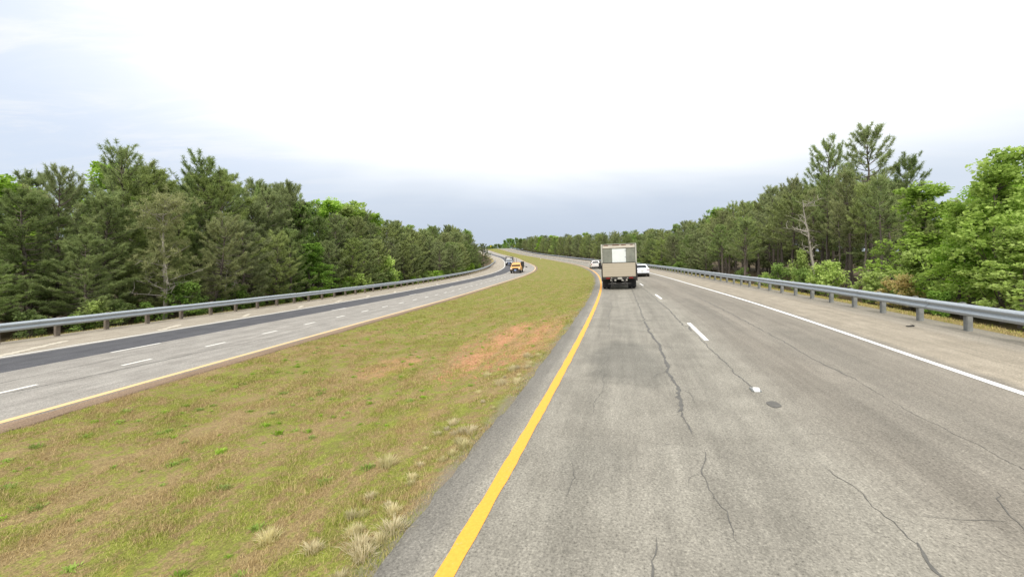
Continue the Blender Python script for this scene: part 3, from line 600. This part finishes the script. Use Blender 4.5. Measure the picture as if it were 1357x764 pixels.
# ------------------------------------------------------------------ small roadside things
mk = on_road('pavement_marker', 8.15, 3.44); tag(mk, 'small white reflective pavement marker set in the lane line', 'road marker')
bx('casting', (0, 0, .012), (.15, .20, .03), M['post'], mk, .008); bx('reflector', (0, -.06, .028), (.10, .10, .03), M['white_post'], mk, .008, Matrix.Rotation(R(28), 4, 'X'))
vv = [(p_ - 7.35, q - 3.47) for p_, q in zip(ps, ptt)]
pt = on_road('tar_patch', 7.42, 3.5); bm = bmesh.new(); tb = [bm.verts.new((q * 1.25, p_ * .55, .008)) for p_, q in vv]; lo = [bm.verts.new((v.co.x * 1.03, v.co.y * 1.03, -.01)) for v in tb]; bm.faces.new(tb)
for i in range(len(tb)): bm.faces.new((tb[i], tb[(i + 1) % len(tb)], lo[(i + 1) % len(tb)], lo[i]))
po = bobj('tar_patch', bm, M['crack']); po.matrix_world = pt.matrix_world; po.location = pt.location; po.rotation_euler = pt.rotation_euler; bpy.data.objects.remove(pt); po.name = 'tar_patch'
tag(po, 'dark oval tar patch on the lane just in front of the white marker', 'patch')
db = on_road('road_debris', 15.2, 9.5); bm = bmesh.new(); box(bm, (0, 0, .02), (.22, .07, .02), .008, Matrix.Rotation(.3, 4, 'Z')); box(bm, (.1, .06, .04), (.1, .06, .015), .005, Matrix.Rotation(.3, 4, 'Y')); dbo = bobj('rubber_scrap', bm, M['tyre']); dbo.location = db.location; dbo.rotation_euler = db.rotation_euler; bpy.data.objects.remove(db)
tag(dbo, 'small dark rubber scrap lying on the tan right shoulder', 'debris')
def stand(name, s, t, dz=0):
    x, y = XY(s, t); return empty(name, (float(x), float(y), float(ground(s, t)) + dz), (0, 0, -float(hdg(s))))
dl = stand('marker_post', 210, -2.4); tag(dl, 'short pale marker post at the far median edge beside the right road', 'post')
bx('post', (0, 0, .55), (.14, .06, 1.2), M['white_post'], dl, .01); bx('reflector', (0, -.04, .95), (.2, .04, .3), M['post'], dl, .01)
for (s_, t_, lab, h_) in ((372, 12.5, 'small yellow diamond sign by the trees at the far crest, right-hand one', 1.0), (385, -5.8, 'tiny yellow sign on the median at the far crest, left-hand one', .9)):
    sg = stand('roadside_sign', s_, t_); tag(sg, lab, 'sign')
    bm = bmesh.new(); cyl(bm, (0, 0, -.3), (0, 0, 2.6), .05); bobj('pole', bm, M['post'], sg); bx('panel', (0, -.07, 2.4), (h_, .03, h_), M['signy'], sg, .003, Matrix.Rotation(R(45), 4, 'Y'))
sk = stand('wooden_stake', 9.9, -12.75 - float(gap(9.9))); bm = bmesh.new(); box(bm, (0, 0, .35), (.11, .11, 1.5), .015, Matrix.Rotation(.06, 4, 'Y')); so = bobj('wooden_stake', bm, M['wood']); so.location = sk.location; bpy.data.objects.remove(sk); so.name = 'wooden_stake'
tag(so, 'weathered wooden stake standing among shrubs behind the left guardrail', 'stake')

# ------------------------------------------------------------------ plants
def tube_np(paths, n=6):
    """paths: list of (points, radii); one mesh of tapered tubes"""
    V, Fc, k = [], [], 0
    for pts, rad in paths:
        pts = np.array(pts, float); d = np.gradient(pts, axis=0); d /= np.linalg.norm(d, axis=1)[:, None] + 1e-9
        ref = np.where(abs(d[:, 2:3]) < .9, [[0, 0, 1.]], [[1., 0, 0]]); a = np.cross(d, ref); a /= np.linalg.norm(a, axis=1)[:, None] + 1e-9; b = np.cross(d, a)
        th = np.linspace(0, 2 * math.pi, n, endpoint=False); r_ = np.asarray(rad)[:, None, None]
        ring = pts[:, None, :] + r_ * (np.cos(th)[None, :, None] * a[:, None, :] + np.sin(th)[None, :, None] * b[:, None, :])
        m_ = len(pts); V.append(ring.reshape(-1, 3)); i = np.arange(m_ - 1)[:, None] * n; j = np.arange(n)[None, :]; j2 = (j + 1) % n
        Fc.append((np.stack([i + j, i + j2, i + n + j2, i + n + j], -1).reshape(-1, 4)) + k); k += m_ * n
    return np.concatenate(V), np.concatenate(Fc)
def unit(v): return v / (np.linalg.norm(v, axis=-1, keepdims=True) + 1e-9)
def needles(C, D, n, L, w, r, spread=.8):
    """tufts of needle blades at C pointing roughly along D"""
    m_ = len(C); C = np.repeat(C, n, 0); D = np.repeat(D, n, 0)
    d = unit(D * (1 - spread * .5) + r.normal(0, spread, (m_ * n, 3))); l = L * r.uniform(.6, 1.15, (m_ * n, 1))
    side = unit(np.cross(d, r.normal(0, 1, (m_ * n, 3)))) * w / 2; b0 = C + d * l * .05 + r.normal(0, L * .14, (m_ * n, 3))
    V = np.stack([b0 - side, b0 + side, b0 + d * l], 1).reshape(-1, 3); return V, np.arange(len(V)).reshape(-1, 3)
def leaves(C, n, rad, size, r, flat=.7):
    m_ = len(C); Cn = np.repeat(C, n, 0); off = unit(r.normal(0, 1, (m_ * n, 3))) * (np.repeat(np.broadcast_to(rad, (m_,)), n)[:, None] * r.uniform(.25, 1, (m_ * n, 1)) ** .6); off[:, 2] *= flat
    c = Cn + off; up = unit(r.normal(0, .55, (m_ * n, 3)) + [0, 0, .8]); a = unit(np.cross(up, r.normal(0, 1, (m_ * n, 3)))); b = np.cross(up, a); sz = size * r.uniform(.6, 1.3, (m_ * n, 1))
    V = np.stack([c - a * sz * .5, c + b * sz * .36 , c + a * sz * .6, c - b * sz * .36], 1).reshape(-1, 3); return V, np.arange(len(V)).reshape(-1, 4)
def pine_proto(seed, H=12., cb=.15, Lmax=2.7, mat='pine', dense=1.0, shape=1.0, pw=1.8):
    r = np.random.default_rng(seed); z = np.linspace(-.4, H * .94, 12); bend = np.cumsum(r.normal(0, .07, (12, 2)), 0)
    tr = np.column_stack([bend, z]); rad = .016 * H * (1 - .93 * np.clip(z / H, 0, 1)) + .012; paths = [(tr, rad)]
    C, D = [], []; zc = H * cb; dead = max(.6, zc * .55)
    while zc < H * .985:
        f = (zc - H * cb) / (H * (1 - cb)); nb = r.integers(3, 6) if f < .9 else 3
        az0 = r.uniform(0, 6.28)
        for k in range(nb):
            prof = (np.clip(f * 5 + .35, 0, 1)) * (1 - f ** pw * .84) * shape
            L = Lmax * prof * r.uniform(.55, 1.15) + .25
            az = az0 + k * 6.28 / nb + r.normal(0, .35); el = R(-4 + 52 * f) + r.normal(0, .16)
            p0 = np.array([np.interp(zc, z, tr[:, 0]), np.interp(zc, z, tr[:, 1]), zc]); dr = np.array([math.cos(az) * math.cos(el), math.sin(az) * math.cos(el), math.sin(el)])
            n_ = 5; u = np.linspace(0, 1, n_); P_ = p0 + dr * L * u[:, None]; P_[:, 2] += .22 * L * u ** 2.2 - .08 * L * np.sin(u * 3.1); P_[:, :2] += np.cumsum(r.normal(0, .03 * L, (n_, 2)), 0)
            paths.append((P_, np.linspace(.022 * L ** .7 + .008, .008, n_)))
            nt_ = int(round((1.6 + L * 2.1) * dense * r.uniform(.75, 1.25)))
            uu = np.concatenate([[1.0], 1 - r.random(nt_) ** 1.3 * .72]); nt_ += 1
            ct = np.stack([np.interp(uu, u, P_[:, q]) for q in range(3)], 1)
            sd2 = np.array([-math.sin(az), math.cos(az), 0]); lat = r.normal(0, 1, (nt_, 1)) * .6; lat[0] = 0
            dd = unit(dr * .7 + sd2 * lat + np.array([0, 0, 1.]) * r.uniform(.25, .95, (nt_, 1)))
            C.append(ct); D.append(dd)
        zc += r.uniform(.30, .55) * (1 if f > .1 else 1.2)
    for q in range(int(6 * dead)):   # bare lower branches
        zq = r.uniform(.12, .98) * H * cb + .4; az = r.uniform(0, 6.28); L = r.uniform(.5, 1.5); p0 = np.array([np.interp(zq, z, tr[:, 0]), np.interp(zq, z, tr[:, 1]), zq]); paths.append((np.array([p0, p0 + [math.cos(az) * L * .5, math.sin(az) * L * .5, .08], p0 + [math.cos(az) * L, math.sin(az) * L, -.05]]), [.02, .014, .006]))
    C.append(np.array([[bend[-1, 0], bend[-1, 1], H * .97]] * 4)); D.append(np.array([[0, 0, 1.]] * 4))
    C, D = np.concatenate(C), np.concatenate(D); m_ = len(C); tl_ = r.uniform(.30, .62, (m_, 1)); E_ = C + D * tl_
    for a_, b_ in zip(C, E_): paths.append((np.array([a_, (a_ + b_) / 2 - [0, 0, .02], b_]), [.011, .008, .005]))
    k_ = 13; f_ = np.tile(np.linspace(.35, 1.0, 3), m_)[:, None]; Cr = np.repeat(C, 3, 0); Dr = np.repeat(D, 3, 0); C3 = Cr + Dr * np.repeat(tl_, 3, 0) * f_
    V, Fc = needles(C3, Dr, k_, .30, .045, r, .75)
    cm = np_mesh('crown', V, Fc, M[mat]); tv, tf = tube_np(paths, 5); return (np_mesh('trunk', tv, tf, M['bark'], smooth=True), cm, H)
def broad_proto(seed, H=9., Wd=3.0, cb=.2, mat='leaf', nc=130, size=.20, nl=75, bark='bark'):
    r = np.random.default_rng(seed); paths = []; z = np.linspace(-.3, H * .8, 9); bend = np.cumsum(r.normal(0, .09, (9, 2)), 0); tr = np.column_stack([bend, z]); paths.append((tr, np.linspace(.013 * H + .03, .02, 9)))
    cs = []
    for k in range(nc):
        f = r.random() ** .8; zz = H * (cb + (1 - cb) * f); w = Wd * (math.sin(min(1, f * 1.25 + .22) * math.pi * .93) ** .75 * .98 + .05); a = r.uniform(0, 6.28); q = math.sqrt(r.random()) * w * r.uniform(.7, 1.1)
        cs.append((math.cos(a) * q, math.sin(a) * q, zz + r.normal(0, .2)))
    cs = np.array(cs)
    for c in cs[::3]:
        zb = max(.3, c[2] - .5 - np.hypot(c[0], c[1]) * .75); p0 = np.array([np.interp(zb, z, tr[:, 0]), np.interp(zb, z, tr[:, 1]), zb]); mid = (p0 + c) / 2 + [0, 0, -.15]; paths.append((np.array([p0, mid, c]), [.035, .022, .008]))
    V, Fc = leaves(cs, nl, r.uniform(.30, .68, nc), size, r); tv, tf = tube_np(paths, 6)
    return (np_mesh('trunk', tv, tf, M[bark], smooth=True), np_mesh('crown', V, Fc, M[mat]), H)
def shrub_proto(seed, H=2.2, W_=1.3, mat='leaf2', nc=34, size=.15):
    r = np.random.default_rng(seed); paths = []; cs = []
    for k in range(nc):
        f = r.random(); a = r.uniform(0, 6.28); q = W_ * math.sqrt(r.random()) * (1 - .5 * f); c = np.array([math.cos(a) * q, math.sin(a) * q, H * (.12 + .85 * f)]); cs.append(c)
        if k % 3 == 0: paths.append((np.array([[c[0] * .1, c[1] * .1, -.2], c * [.55, .55, .5], c]), [.025, .016, .006]))
    V, Fc = leaves(np.array(cs), 60, r.uniform(.2, .45, nc), size, r, .8); tv, tf = tube_np(paths, 5)
    return (np_mesh('stem', tv, tf, M['bark'], smooth=True), np_mesh('foliage', V, Fc, M[mat]), H)
def bare_proto(seed, H, lean, mat, nb=26, foliage=0):
    r = np.random.default_rng(seed); z = np.linspace(-.3, H, 10); tr = np.column_stack([lean * np.linspace(0, 1, 10) ** 1.2 + np.cumsum(r.normal(0, .04, 10)), np.cumsum(r.normal(0, .05, 10)), z]); paths = [(tr, np.linspace(.013 * H + .04, .02, 10))]; tips = []
    for k in range(nb):
        zq = H * r.uniform(.12, .97); az = r.uniform(0, 6.28); L = r.uniform(.8, 2.6) * (1 - .5 * zq / H); p0 = np.array([np.interp(zq, z, tr[:, 0]), np.interp(zq, z, tr[:, 1]), zq]); el = r.uniform(.1, .8)
        u = np.linspace(0, 1, 6); P_ = p0 + np.outer(u, np.array([math.cos(az) * math.cos(el), math.sin(az) * math.cos(el), math.sin(el)])) * L + np.cumsum(r.normal(0, .05, (6, 3)), 0) * u[:, None]; paths.append((P_, np.linspace(.035, .008, 6))); tips.append(P_[-1])
        for _ in range(4):
            i = r.integers(2, 5); e = P_[i] + r.normal(0, .3, 3) + [0, 0, .25]; paths.append((np.array([P_[i], (P_[i] + e) / 2 + r.normal(0, .04, 3), e]), [.014, .01, .004])); tips.append(e)
    tv, tf = tube_np(paths, 6); tm = np_mesh('trunk', tv, tf, M[mat], smooth=True); cm = None
    if foliage:
        tips = np.array(tips); tips = tips[tips[:, 2] > H * .45]; C = np.concatenate([tips + r.normal(0, .28, tips.shape) for _ in range(foliage)]); V, Fc = needles(C, np.tile([0, 0, 1.], (len(C), 1)), 16, .3, .035, r); cm = np_mesh('crown', V, Fc, M['olive'])
    return (tm, cm, H)

PB = [pine_proto(100 + i, 12, .07 + .03 * i, 3.0, 'pine' if i % 3 else 'pine2', 1.25, .92, (2.2, 3.2, 2.6, 3.6, 3.0)[i]) for i in range(5)]     # bushy, crown to the ground
PT = [pine_proto(200 + i, 13, .40 + .05 * (i % 3), 2.5, 'pine' if i % 2 else 'pine2', .9) for i in range(4)]     # taller, trunk showing
PS = [pine_proto(270 + i, 13, .58, 1.9, 'pine2' if i else 'pine', 1.1) for i in range(3)]      # slim, long bare trunk
PO = [pine_proto(250 + i, 13, .30, 2.6, 'pine', .9, .95, 3.4) for i in range(2)]        # open, ragged crown
BR = [broad_proto(300 + i, 9, 3.0, .12, 'leaf' if i % 2 == 0 else 'leaf2') for i in range(4)]
SH = [shrub_proto(400 + i, 2.2, 1.3, ('leaf', 'leaf2', 'leaf2', 'leafr')[i]) for i in range(4)]

LS = np.array([(-600, 245), (0, 245), (40, 245), (72, 226), (105, 246), (130, 240), (165, 197), (185, 198), (205, 216), (228, 236), (262, 208), (300, 212), (340, 236), (372, 242), (400, 262), (440, 270), (480, 278), (520, 287), (560, 300), (600, 298), (625, 300), (645, 310)], float)
RS_ = np.array([(640, 330), (672, 324), (690, 317), (704, 313), (760, 310), (830, 307), (880, 300), (920, 290), (960, 271), (1000, 258), (1040, 238), (1080, 206), (1100, 190), (1130, 195), (1160, 170), (1190, 200), (1210, 226), (1240, 252), (1270, 254), (1300, 222), (1325, 206), (1357, 215), (1900, 200)], float)
def skyline_height(s, t, right):
    x, y = XY(s, t); x, y = float(x), float(y); gz = float(ground(s, t))
    if y < 3: return 9.0, None
    u = 678 + 569 * x / y; tab = RS_ if right else LS
    return CAMZ + (347 - np.interp(u, tab[:, 0], tab[:, 1])) / 569 * y - gz, u
COUNT = {}
def plant(name, proto, s, t, H0_, wid, label, cat, group=None, rz=None, names=('trunk', 'crown')):
    x, y = XY(s, t); e = empty(name, (float(x), float(y), float(ground(s, t))), (rng.normal(0, .03), rng.normal(0, .03), rng.uniform(0, 6.28) if rz is None else rz))
    H = H0_ * (.95 if proto[2] > 11 else 1.0); k = H / proto[2]; e.scale = (k * wid, k * wid, k); tag(e, label, cat, group)
    for nm, me in zip(names, proto[:2]):
        if me: link(nm, me, e)
    COUNT[name] = COUNT.get(name, 0) + 1; return e
def woods(right):
    side = 'right' if right else 'left'
    rows = ((15.2, 3.0, .74, 120), (18.6, 3.3, .92, 140), (22.8, 3.6, .99, 150), (28, 4.0, .95, 120), (34, 4.2, .92, 110)) if right else ((14.9, 3.4, .68, 110), (18.2, 3.1, .93, 125), (22.4, 3.5, .99, 125), (27.5, 4.5, 1.0, 90), (34, 5, .9, 60))
    for ri, (off, step, hf, smax) in enumerate(rows):
        s = -9.0 + ri * 1.3
        while s < smax:
            tt = off + rng.normal(0, .6); t = tt if right else -tt - float(gap(s)); H, u = skyline_height(s, t, right)
            H = H * hf * rng.uniform(.82, 1.02) * (.80 if right and u and 1060 < u < 1230 else 1); s_, s = s, s + step * rng.uniform(.75, 1.25)
            if u is None: u = 2000 if right else -500; H = 9 * rng.uniform(.8, 1.1)
            if H < 2.5: continue
            H = min(H, 16)
            broad = False
            if right: broad = u > 1195 and (ri < 3 or rng.random() < .5) or rng.random() < .06
            else: broad = (u < 30 and ri >= 2 and rng.random() < .7) or (400 < u < 500 and ri >= 2 and rng.random() < .6) or (u < 110 and ri >= 1 and rng.random() < .3) or rng.random() < .09
            if right and ri == 0 and 1020 < u < 1150: continue
            if broad:
                pr = BR[(0, 1, 3, 2, 3)[rng.integers(5)]] if not (right and u > 1195) else BR[(0, 0, 2, 0)[rng.integers(4)]]
                plant('broadleaf_tree', pr, s_, t, H * (.70 if right and 1150 < u < 1250 else .97), rng.uniform(.9, 1.2) * (9 / max(H, 5)) ** .5, f'light green broadleaf tree among the pines of the {side} wood', 'tree', f'broadleaf trees of the {side} wood')
            else:
                if right and 1030 < u < 1210 and ri == 0 and rng.random() < .75: continue
                pr = PB[rng.integers(5)]
                if right and ri < 3 and (u > 940 or rng.random() < .3): pr = PT[rng.integers(4)]
                elif rng.random() < .15: pr = PO[rng.integers(2)]
                plant('pine_tree', pr, s_, t, H, rng.uniform(.85, 1.15) * (12 / max(H, 6)) ** .45, f'green pine standing in the dense {side} wood behind the guardrail', 'tree', f'pines of the {side} wood')
    if right:
        for off, s0, step, hf in ((16, 120, 5.0, .93), (21.5, 123, 5.5, 1.0)):
            s = s0
            while s < 395:
                t = off + rng.normal(0, 1.0); H, u = skyline_height(s, t, True); H *= hf * rng.uniform(.86, 1.03)
                if H > 2.5:
                    if rng.random() < .16: plant('broadleaf_tree', BR[rng.integers(4)], s, t, min(H, 15), 1.1, 'light green broadleaf tree among the far pines along the climbing right road', 'tree', 'broadleaf trees along the climb')
                    else: plant('pine_tree', PB[rng.integers(5)], s, t, min(H, 15), rng.uniform(1.0, 1.25), 'dark pine in the far row along the climbing right road', 'tree', 'far pines along the climb')
                s += step * rng.uniform(.75, 1.2) * (1 if s < 240 else 1.25)
woods(False); woods(True)
# trees on and beyond the crest
def crest_tree(s, t, px_, y_, w, dk):
    x, y = XY(s, t); x, y = float(x), float(y); zt_ = CAMZ + (347 - y_) / 569 * y; zb_ = float(ground(s, t)) - .3; k = max(.35, (zt_ - zb_) / 9)
    e = empty('broadleaf_tree', (x, y, zb_), (0, 0, rng.uniform(0, 6))); e.scale = (k * w, k * w, k)
    tag(e, 'dark rounded tree standing on the far hill crest' if dk else 'low tree beyond the far hill crest', 'tree', 'rounded trees on the crest' if dk else 'low trees beyond the crest')
    pr = BR[1 if dk else (3, 1, 0)[rng.integers(3)]]; link('trunk', pr[0], e); link('crown', pr[1], e)
for px_, y_, w in ((668, 318, 1.3), (672, 316, 1.4), (676, 316, 1.4), (680, 317, 1.4), (685, 315, 1.3), (690, 316, 1.3)):
    for s in np.arange(330, 460, 1.0):
        t = 14.5; x, y = XY(s, t)
        if 678 + 569 * float(x) / float(y) <= px_: crest_tree(s, t + rng.uniform(-1, 1), px_, y_, w, 1); break
for k in range(60):
    s = 455 + rng.random() * 90; t = -75 + 110 * rng.random(); x, y = XY(s, t); u_ = 678 + 569 * float(x) / float(y)
    if 600 < u_ < 700: crest_tree(s, t, u_, np.interp(u_, (640, 650, 656, 665, 676, 700), (327, 325.5, 323.8, 323, 321, 318)) + rng.uniform(-.6, 1), 1.5, 0)
# trees singled out by the photograph
def spot(px_, dist): return (px_ - 678) / 569 * dist, dist
def lone(name, proto, s, tl_or_t, right, top_y, wid, label, cat='tree', names=('trunk', 'crown'), rz=None):
    t = tl_or_t if right else tl_or_t - float(gap(s)); x, y = XY(s, t); H = CAMZ + (347 - top_y) / 569 * float(y) - float(ground(s, t)); return plant(name, proto, s, t, H, wid, label, cat, None, rz, names)
def st_at(px_, off, right):
    for s in np.arange(-3, 160, .1):
        t = off if right else -off - float(gap(s)); x, y = XY(s, t)
        if y > 2 and ((678 + 569 * x / y <= px_) if right else (678 + 569 * x / y >= px_)): return float(s)
    return 20.
L_ = lambda px_, off: (st_at(px_, off, False), -off)
R_ = lambda px_, off: (st_at(px_, off, True), off)
lone('pine_tree', PO[0], *L_(172, 19.5), False, 194, .95, 'tallest ragged pine rising above the left wood against the sky')
lone('pine_tree', PB[1], *L_(74, 18.5), False, 224, .8, 'dark cone-shaped pine near the left end of the left wood')
lone('pine_tree', PO[1], *L_(268, 20), False, 207, 1.1, 'broad-topped pine on the left skyline, right of the tallest ragged one')
lone('pine_tree', PB[2], *L_(378, 19), False, 243, .9, 'pine with a pointed top where the left skyline steps down')
lone('pine_tree', bare_proto(501, 7, .2, 'pbark', 34, 3), *L_(217, 14.3), False, 270, 1.0, 'thin olive pine with a pale trunk and bare lower branches behind the left guardrail')
lone('dead_tree', bare_proto(502, 3.5, .8, 'pbark', 12), *L_(292, 14.6), False, 352, 1.0, 'small bare leaning snag at the foot of the left wood')
lone('broadleaf_tree', BR[0], *L_(8, 22), False, 238, 1.2, 'light green leafy tree at the far left end of the left wood')
lone('broadleaf_tree', BR[2], *L_(432, 21.5), False, 267, 1.2, 'light green broad crown on the left skyline, left of its twin')
lone('broadleaf_tree', BR[0], *L_(468, 21.5), False, 270, 1.2, 'light green broad crown on the left skyline, right of its twin')
lone('pine_tree', PT[1], *R_(1158, 19.5), True, 166, .95, 'tallest pine of the right wood, its crown open against the sky')
lone('pine_tree', PO[1], *R_(1100, 20), True, 187, .9, 'tall pine just left of the tallest pine in the right wood')
lone('pine_tree', PT[3], *R_(1190, 21), True, 205, .8, 'pine just right of the tallest pine in the right wood')
lone('pine_tree', PT[0], *R_(1128, 17.5), True, 225, .8, 'slim pine with a bare trunk in front of the tall pines of the right wood')
for k_, (px_, off_, ty_, w_) in enumerate(((1094, 17.0, 232, .8), (1112, 16.4, 262, .7), (1147, 16.8, 240, .75), (1171, 17.2, 232, .8), (1222, 17.5, 262, .75), (1076, 18, 250, .8))):
    s_, t_ = R_(px_, off_); H_ = CAMZ + (347 - ty_) / 569 * float(XY(s_, t_)[1]) - float(ground(s_, t_)); plant('pine_tree', PS[k_ % 3], s_, t_, H_, w_, 'slim pine with a long bare trunk below the tallest pines of the right wood', 'tree', 'slim bare-trunked pines on the right')
lone('dead_tree', bare_proto(503, 8, -1.9, 'pbark', 20), *R_(1086, 15.4), True, 268, 1.15, 'leaning dead tree with pale bare branches at the edge of the right wood', rz=.0)
lone('broadleaf_tree', BR[0], *R_(1335, 15.5), True, 204, 1.0, 'tall bright green leafy tree at the right edge of the view')
lone('broadleaf_tree', BR[2], *R_(1275, 15.2), True, 268, 1.0, 'bright green leafy tree left of the tall one at the right edge')
lone('broadleaf_tree', BR[2], *R_(1226, 18.0), True, 248, 1.3, 'mid-height green leafy tree between the tallest pines and the bright trees at the right edge')
lone('shrub', SH[0], *R_(1062, 14.4), True, 330, .55, 'slender light green sapling beside the leaning dead tree', 'shrub', ('stem', 'foliage'))
lone('shrub', SH[0], *R_(1085, 14.0), True, 352, .8, 'bright green shrub at the foot of the leaning dead tree', 'shrub', ('stem', 'foliage'))
lone('shrub', SH[3], *R_(1190, 14.0), True, 364, 1.0, 'reddish-tinged shrub behind the right guardrail below the tallest pine', 'shrub', ('stem', 'foliage'))
lone('shrub', SH[0], *L_(123, 13.9), False, 398, 1.1, 'bright green shrub behind the left guardrail near the wooden stake', 'shrub', ('stem', 'foliage'))
lone('shrub', SH[0], *L_(512, 14.2), False, 338, .8, 'light green pyramidal shrub behind the left guardrail halfway to the bend', 'shrub', ('stem', 'foliage'))
def undergrowth(right):
    side = 'right' if right else 'left'; s = -6.
    while s < 118:
        off = 13.7 + abs(rng.normal(0, .7)); t = off if right else -off - float(gap(s)); k = rng.choice([0, 1, 1, 2, 2, 3] if right else [0, 0, 1, 2, 2, 0])
        if not (right and rng.random() < .35): plant('shrub', SH[k], s, t, rng.uniform(.9, 2.3), rng.uniform(.8, 1.4), f'leafy green shrub in the undergrowth behind the {side} guardrail', 'shrub', f'undergrowth shrubs on the {side}', None, ('stem', 'foliage'))
        s += rng.uniform(1.0, 2.2) * (1 if s < 50 else 1.5)
undergrowth(True); undergrowth(False)

# ------------------------------------------------------------------ grass of the median
def grass():
    r = np.random.default_rng(5); A = []
    for s0, s1, n, h, w in ((1.5, 7, 230000, .055, .0055), (7, 14, 230000, .055, .0085), (14, 28, 150000, .06, .016), (28, 60, 90000, .055, .028), (60, 95, 26000, .045, .03)):
        s = r.uniform(s0, s1, n); gp = gap(s); u = r.random(n); t = -gp + GL + u * (gp + GR - GL); A.append((s, t, np.full(n, h), np.full(n, w)))
    # thin verge behind the rails
    n = 26000; s = r.uniform(3, 60, n); A.append((s, r.uniform(11.0, 13.4, n), np.full(n, .10), np.full(n, .014)))
    n = 26000; s = r.uniform(5, 70, n); A.append((s, -gap(s) - r.uniform(12.3, 13.8, n), np.full(n, .10), np.full(n, .018)))
    s, t, h, w = [np.concatenate(a) for a in zip(*A)]
    cl = np.sin(s * 2.3 + 1.7 * np.sin(t * 1.9)) * np.sin(t * 2.9 + 1.3 * np.sin(s * 1.3)) + .6 * np.sin(s * 5.1 + t * 3.7) * np.sin(t * 6.3 - s * 2.2)
    bare = (((s - 13.6) / 5.2) ** 2 + ((t + 2.35) / 1.6) ** 2 < 1) & (r.random(len(s)) < .5)
    keep = (r.random(len(s)) < np.clip(.78 + .25 * cl, .3, 1)) & ~bare; s, t, h, w, cl = s[keep], t[keep], h[keep], w[keep], cl[keep]
    x, y = XY(s, t); z = ground(s, t) - .006; n = len(s); h = .82 * h * r.uniform(.35, 1.2, n) * np.clip(.8 + .42 * cl, .3, 2.0)
    az = r.uniform(0, 6.28, n); lean = r.uniform(.2, 1.3, n); hx, hy = np.cos(az), np.sin(az)
    b = np.stack([x, y, z], 1); sd_ = np.stack([-hy, hx, 0 * hx], 1) * (w / 2)[:, None]; tip = b + np.stack([hx * h * lean, hy * h * lean, h], 1)
    V = np.stack([b - sd_, b + sd_, tip], 1).reshape(-1, 3); uv = np.repeat(np.stack([s, t], 1), 3, 0)
    tag(link('grass', np_mesh('grass', V, np.arange(len(V)).reshape(-1, 3), M['blade'], uv)), kind='stuff')
grass()
def tuft_proto(seed, h, n, mat, w=.007):
    r = np.random.default_rng(seed); az = r.uniform(0, 6.28, n); ln = np.abs(r.normal(0, .5, n)); rad = r.uniform(0, .09, n); hh = h * r.uniform(.5, 1.1, n)
    b = np.stack([np.cos(az) * rad, np.sin(az) * rad, 0 * rad - .01], 1); d = np.stack([np.cos(az) * ln, np.sin(az) * ln, np.ones(n)], 1); d = unit(d); sd_ = np.stack([-np.sin(az), np.cos(az), 0 * az], 1) * w / 2
    mid = b + d * (hh * .6)[:, None]; tip = b + d * hh[:, None] + np.stack([np.cos(az), np.sin(az), -.5 + 0 * az], 1) * (hh * ln * .35)[:, None]
    V = np.stack([b - sd_, b + sd_, mid + sd_ * .8, mid - sd_ * .8, tip], 1).reshape(-1, 3); k = np.arange(n)[:, None] * 5; Fc = np.concatenate([np.concatenate([k, k + 1, k + 2], 1), np.concatenate([k, k + 2, k + 3], 1), np.concatenate([k + 3, k + 2, k + 4], 1)])
    return np_mesh('grass_tuft', V, Fc, M[mat])
TS = [tuft_proto(600 + i, .125, 170, 'straw') for i in range(3)]; TG = [tuft_proto(610 + i, .06, 60, 'green_tuft', .022) for i in range(3)]
def tuft(me, s, t, k, label, cat, group):
    x, y = XY(s, t); o = link('grass_tuft', me); o.location = (float(x), float(y), float(ground(s, t))); o.rotation_euler = (0, 0, rng.uniform(0, 6)); o.scale = (k, k, k * rng.uniform(.8, 1.1)); tag(o, label, cat, group)
for i in range(46):
    s = 2.2 + rng.random() ** 1.5 * 9; tuft(TS[i % 3], s, -.70 - abs(rng.normal(0, .42)), rng.uniform(.35, 1.2), 'pale straw bunch of grass along the broken pavement edge of the median', 'grass tuft', 'straw tufts at the pavement edge')
for i in range(210):
    s = 2 + rng.random() ** 1.4 * 16; tuft(TG[i % 3], s, -(1.2 + (max(1.6, float(gap(s)) - 1) - 1.2) * rng.random() ** .7), rng.uniform(.4, 1.0), 'small bright green weed clump in the mown median grass', 'weed clump', 'green weed clumps in the median')
def clods():
    r = np.random.default_rng(8); n = 900; a = r.uniform(0, 6.28, n); q = np.sqrt(r.random(n)); s = 13.8 + np.cos(a) * q * 5.0 + r.normal(0, .3, n); t = -2.3 + np.sin(a) * q * 1.5 + r.normal(0, .15, n)
    t = np.minimum(t, -.62); x, y = XY(s, t); z = ground(s, t); k = .012 + .03 * r.random(n) ** 3
    O = np.array([(1, 0, 0), (0, 1, 0), (-1, 0, 0), (0, -1, 0), (0, 0, 1), (0, 0, -1)], float); V = np.stack([x, y, z], 1)[:, None, :] + O[None] * (k[:, None, None] * r.uniform(.6, 1.3, (n, 6, 1)))
    Fa = np.array([(0, 1, 4), (1, 2, 4), (2, 3, 4), (3, 0, 4), (1, 0, 5), (2, 1, 5), (3, 2, 5), (0, 3, 5)]); Fc = (np.arange(n)[:, None, None] * 6 + Fa[None]).reshape(-1, 3)
    tag(link('clay_clods', np_mesh('clay_clods', V.reshape(-1, 3), Fc, simple('clay', (.40, .20, .11), .95, var=.4))), kind='stuff')
clods()
print('counts', COUNT)
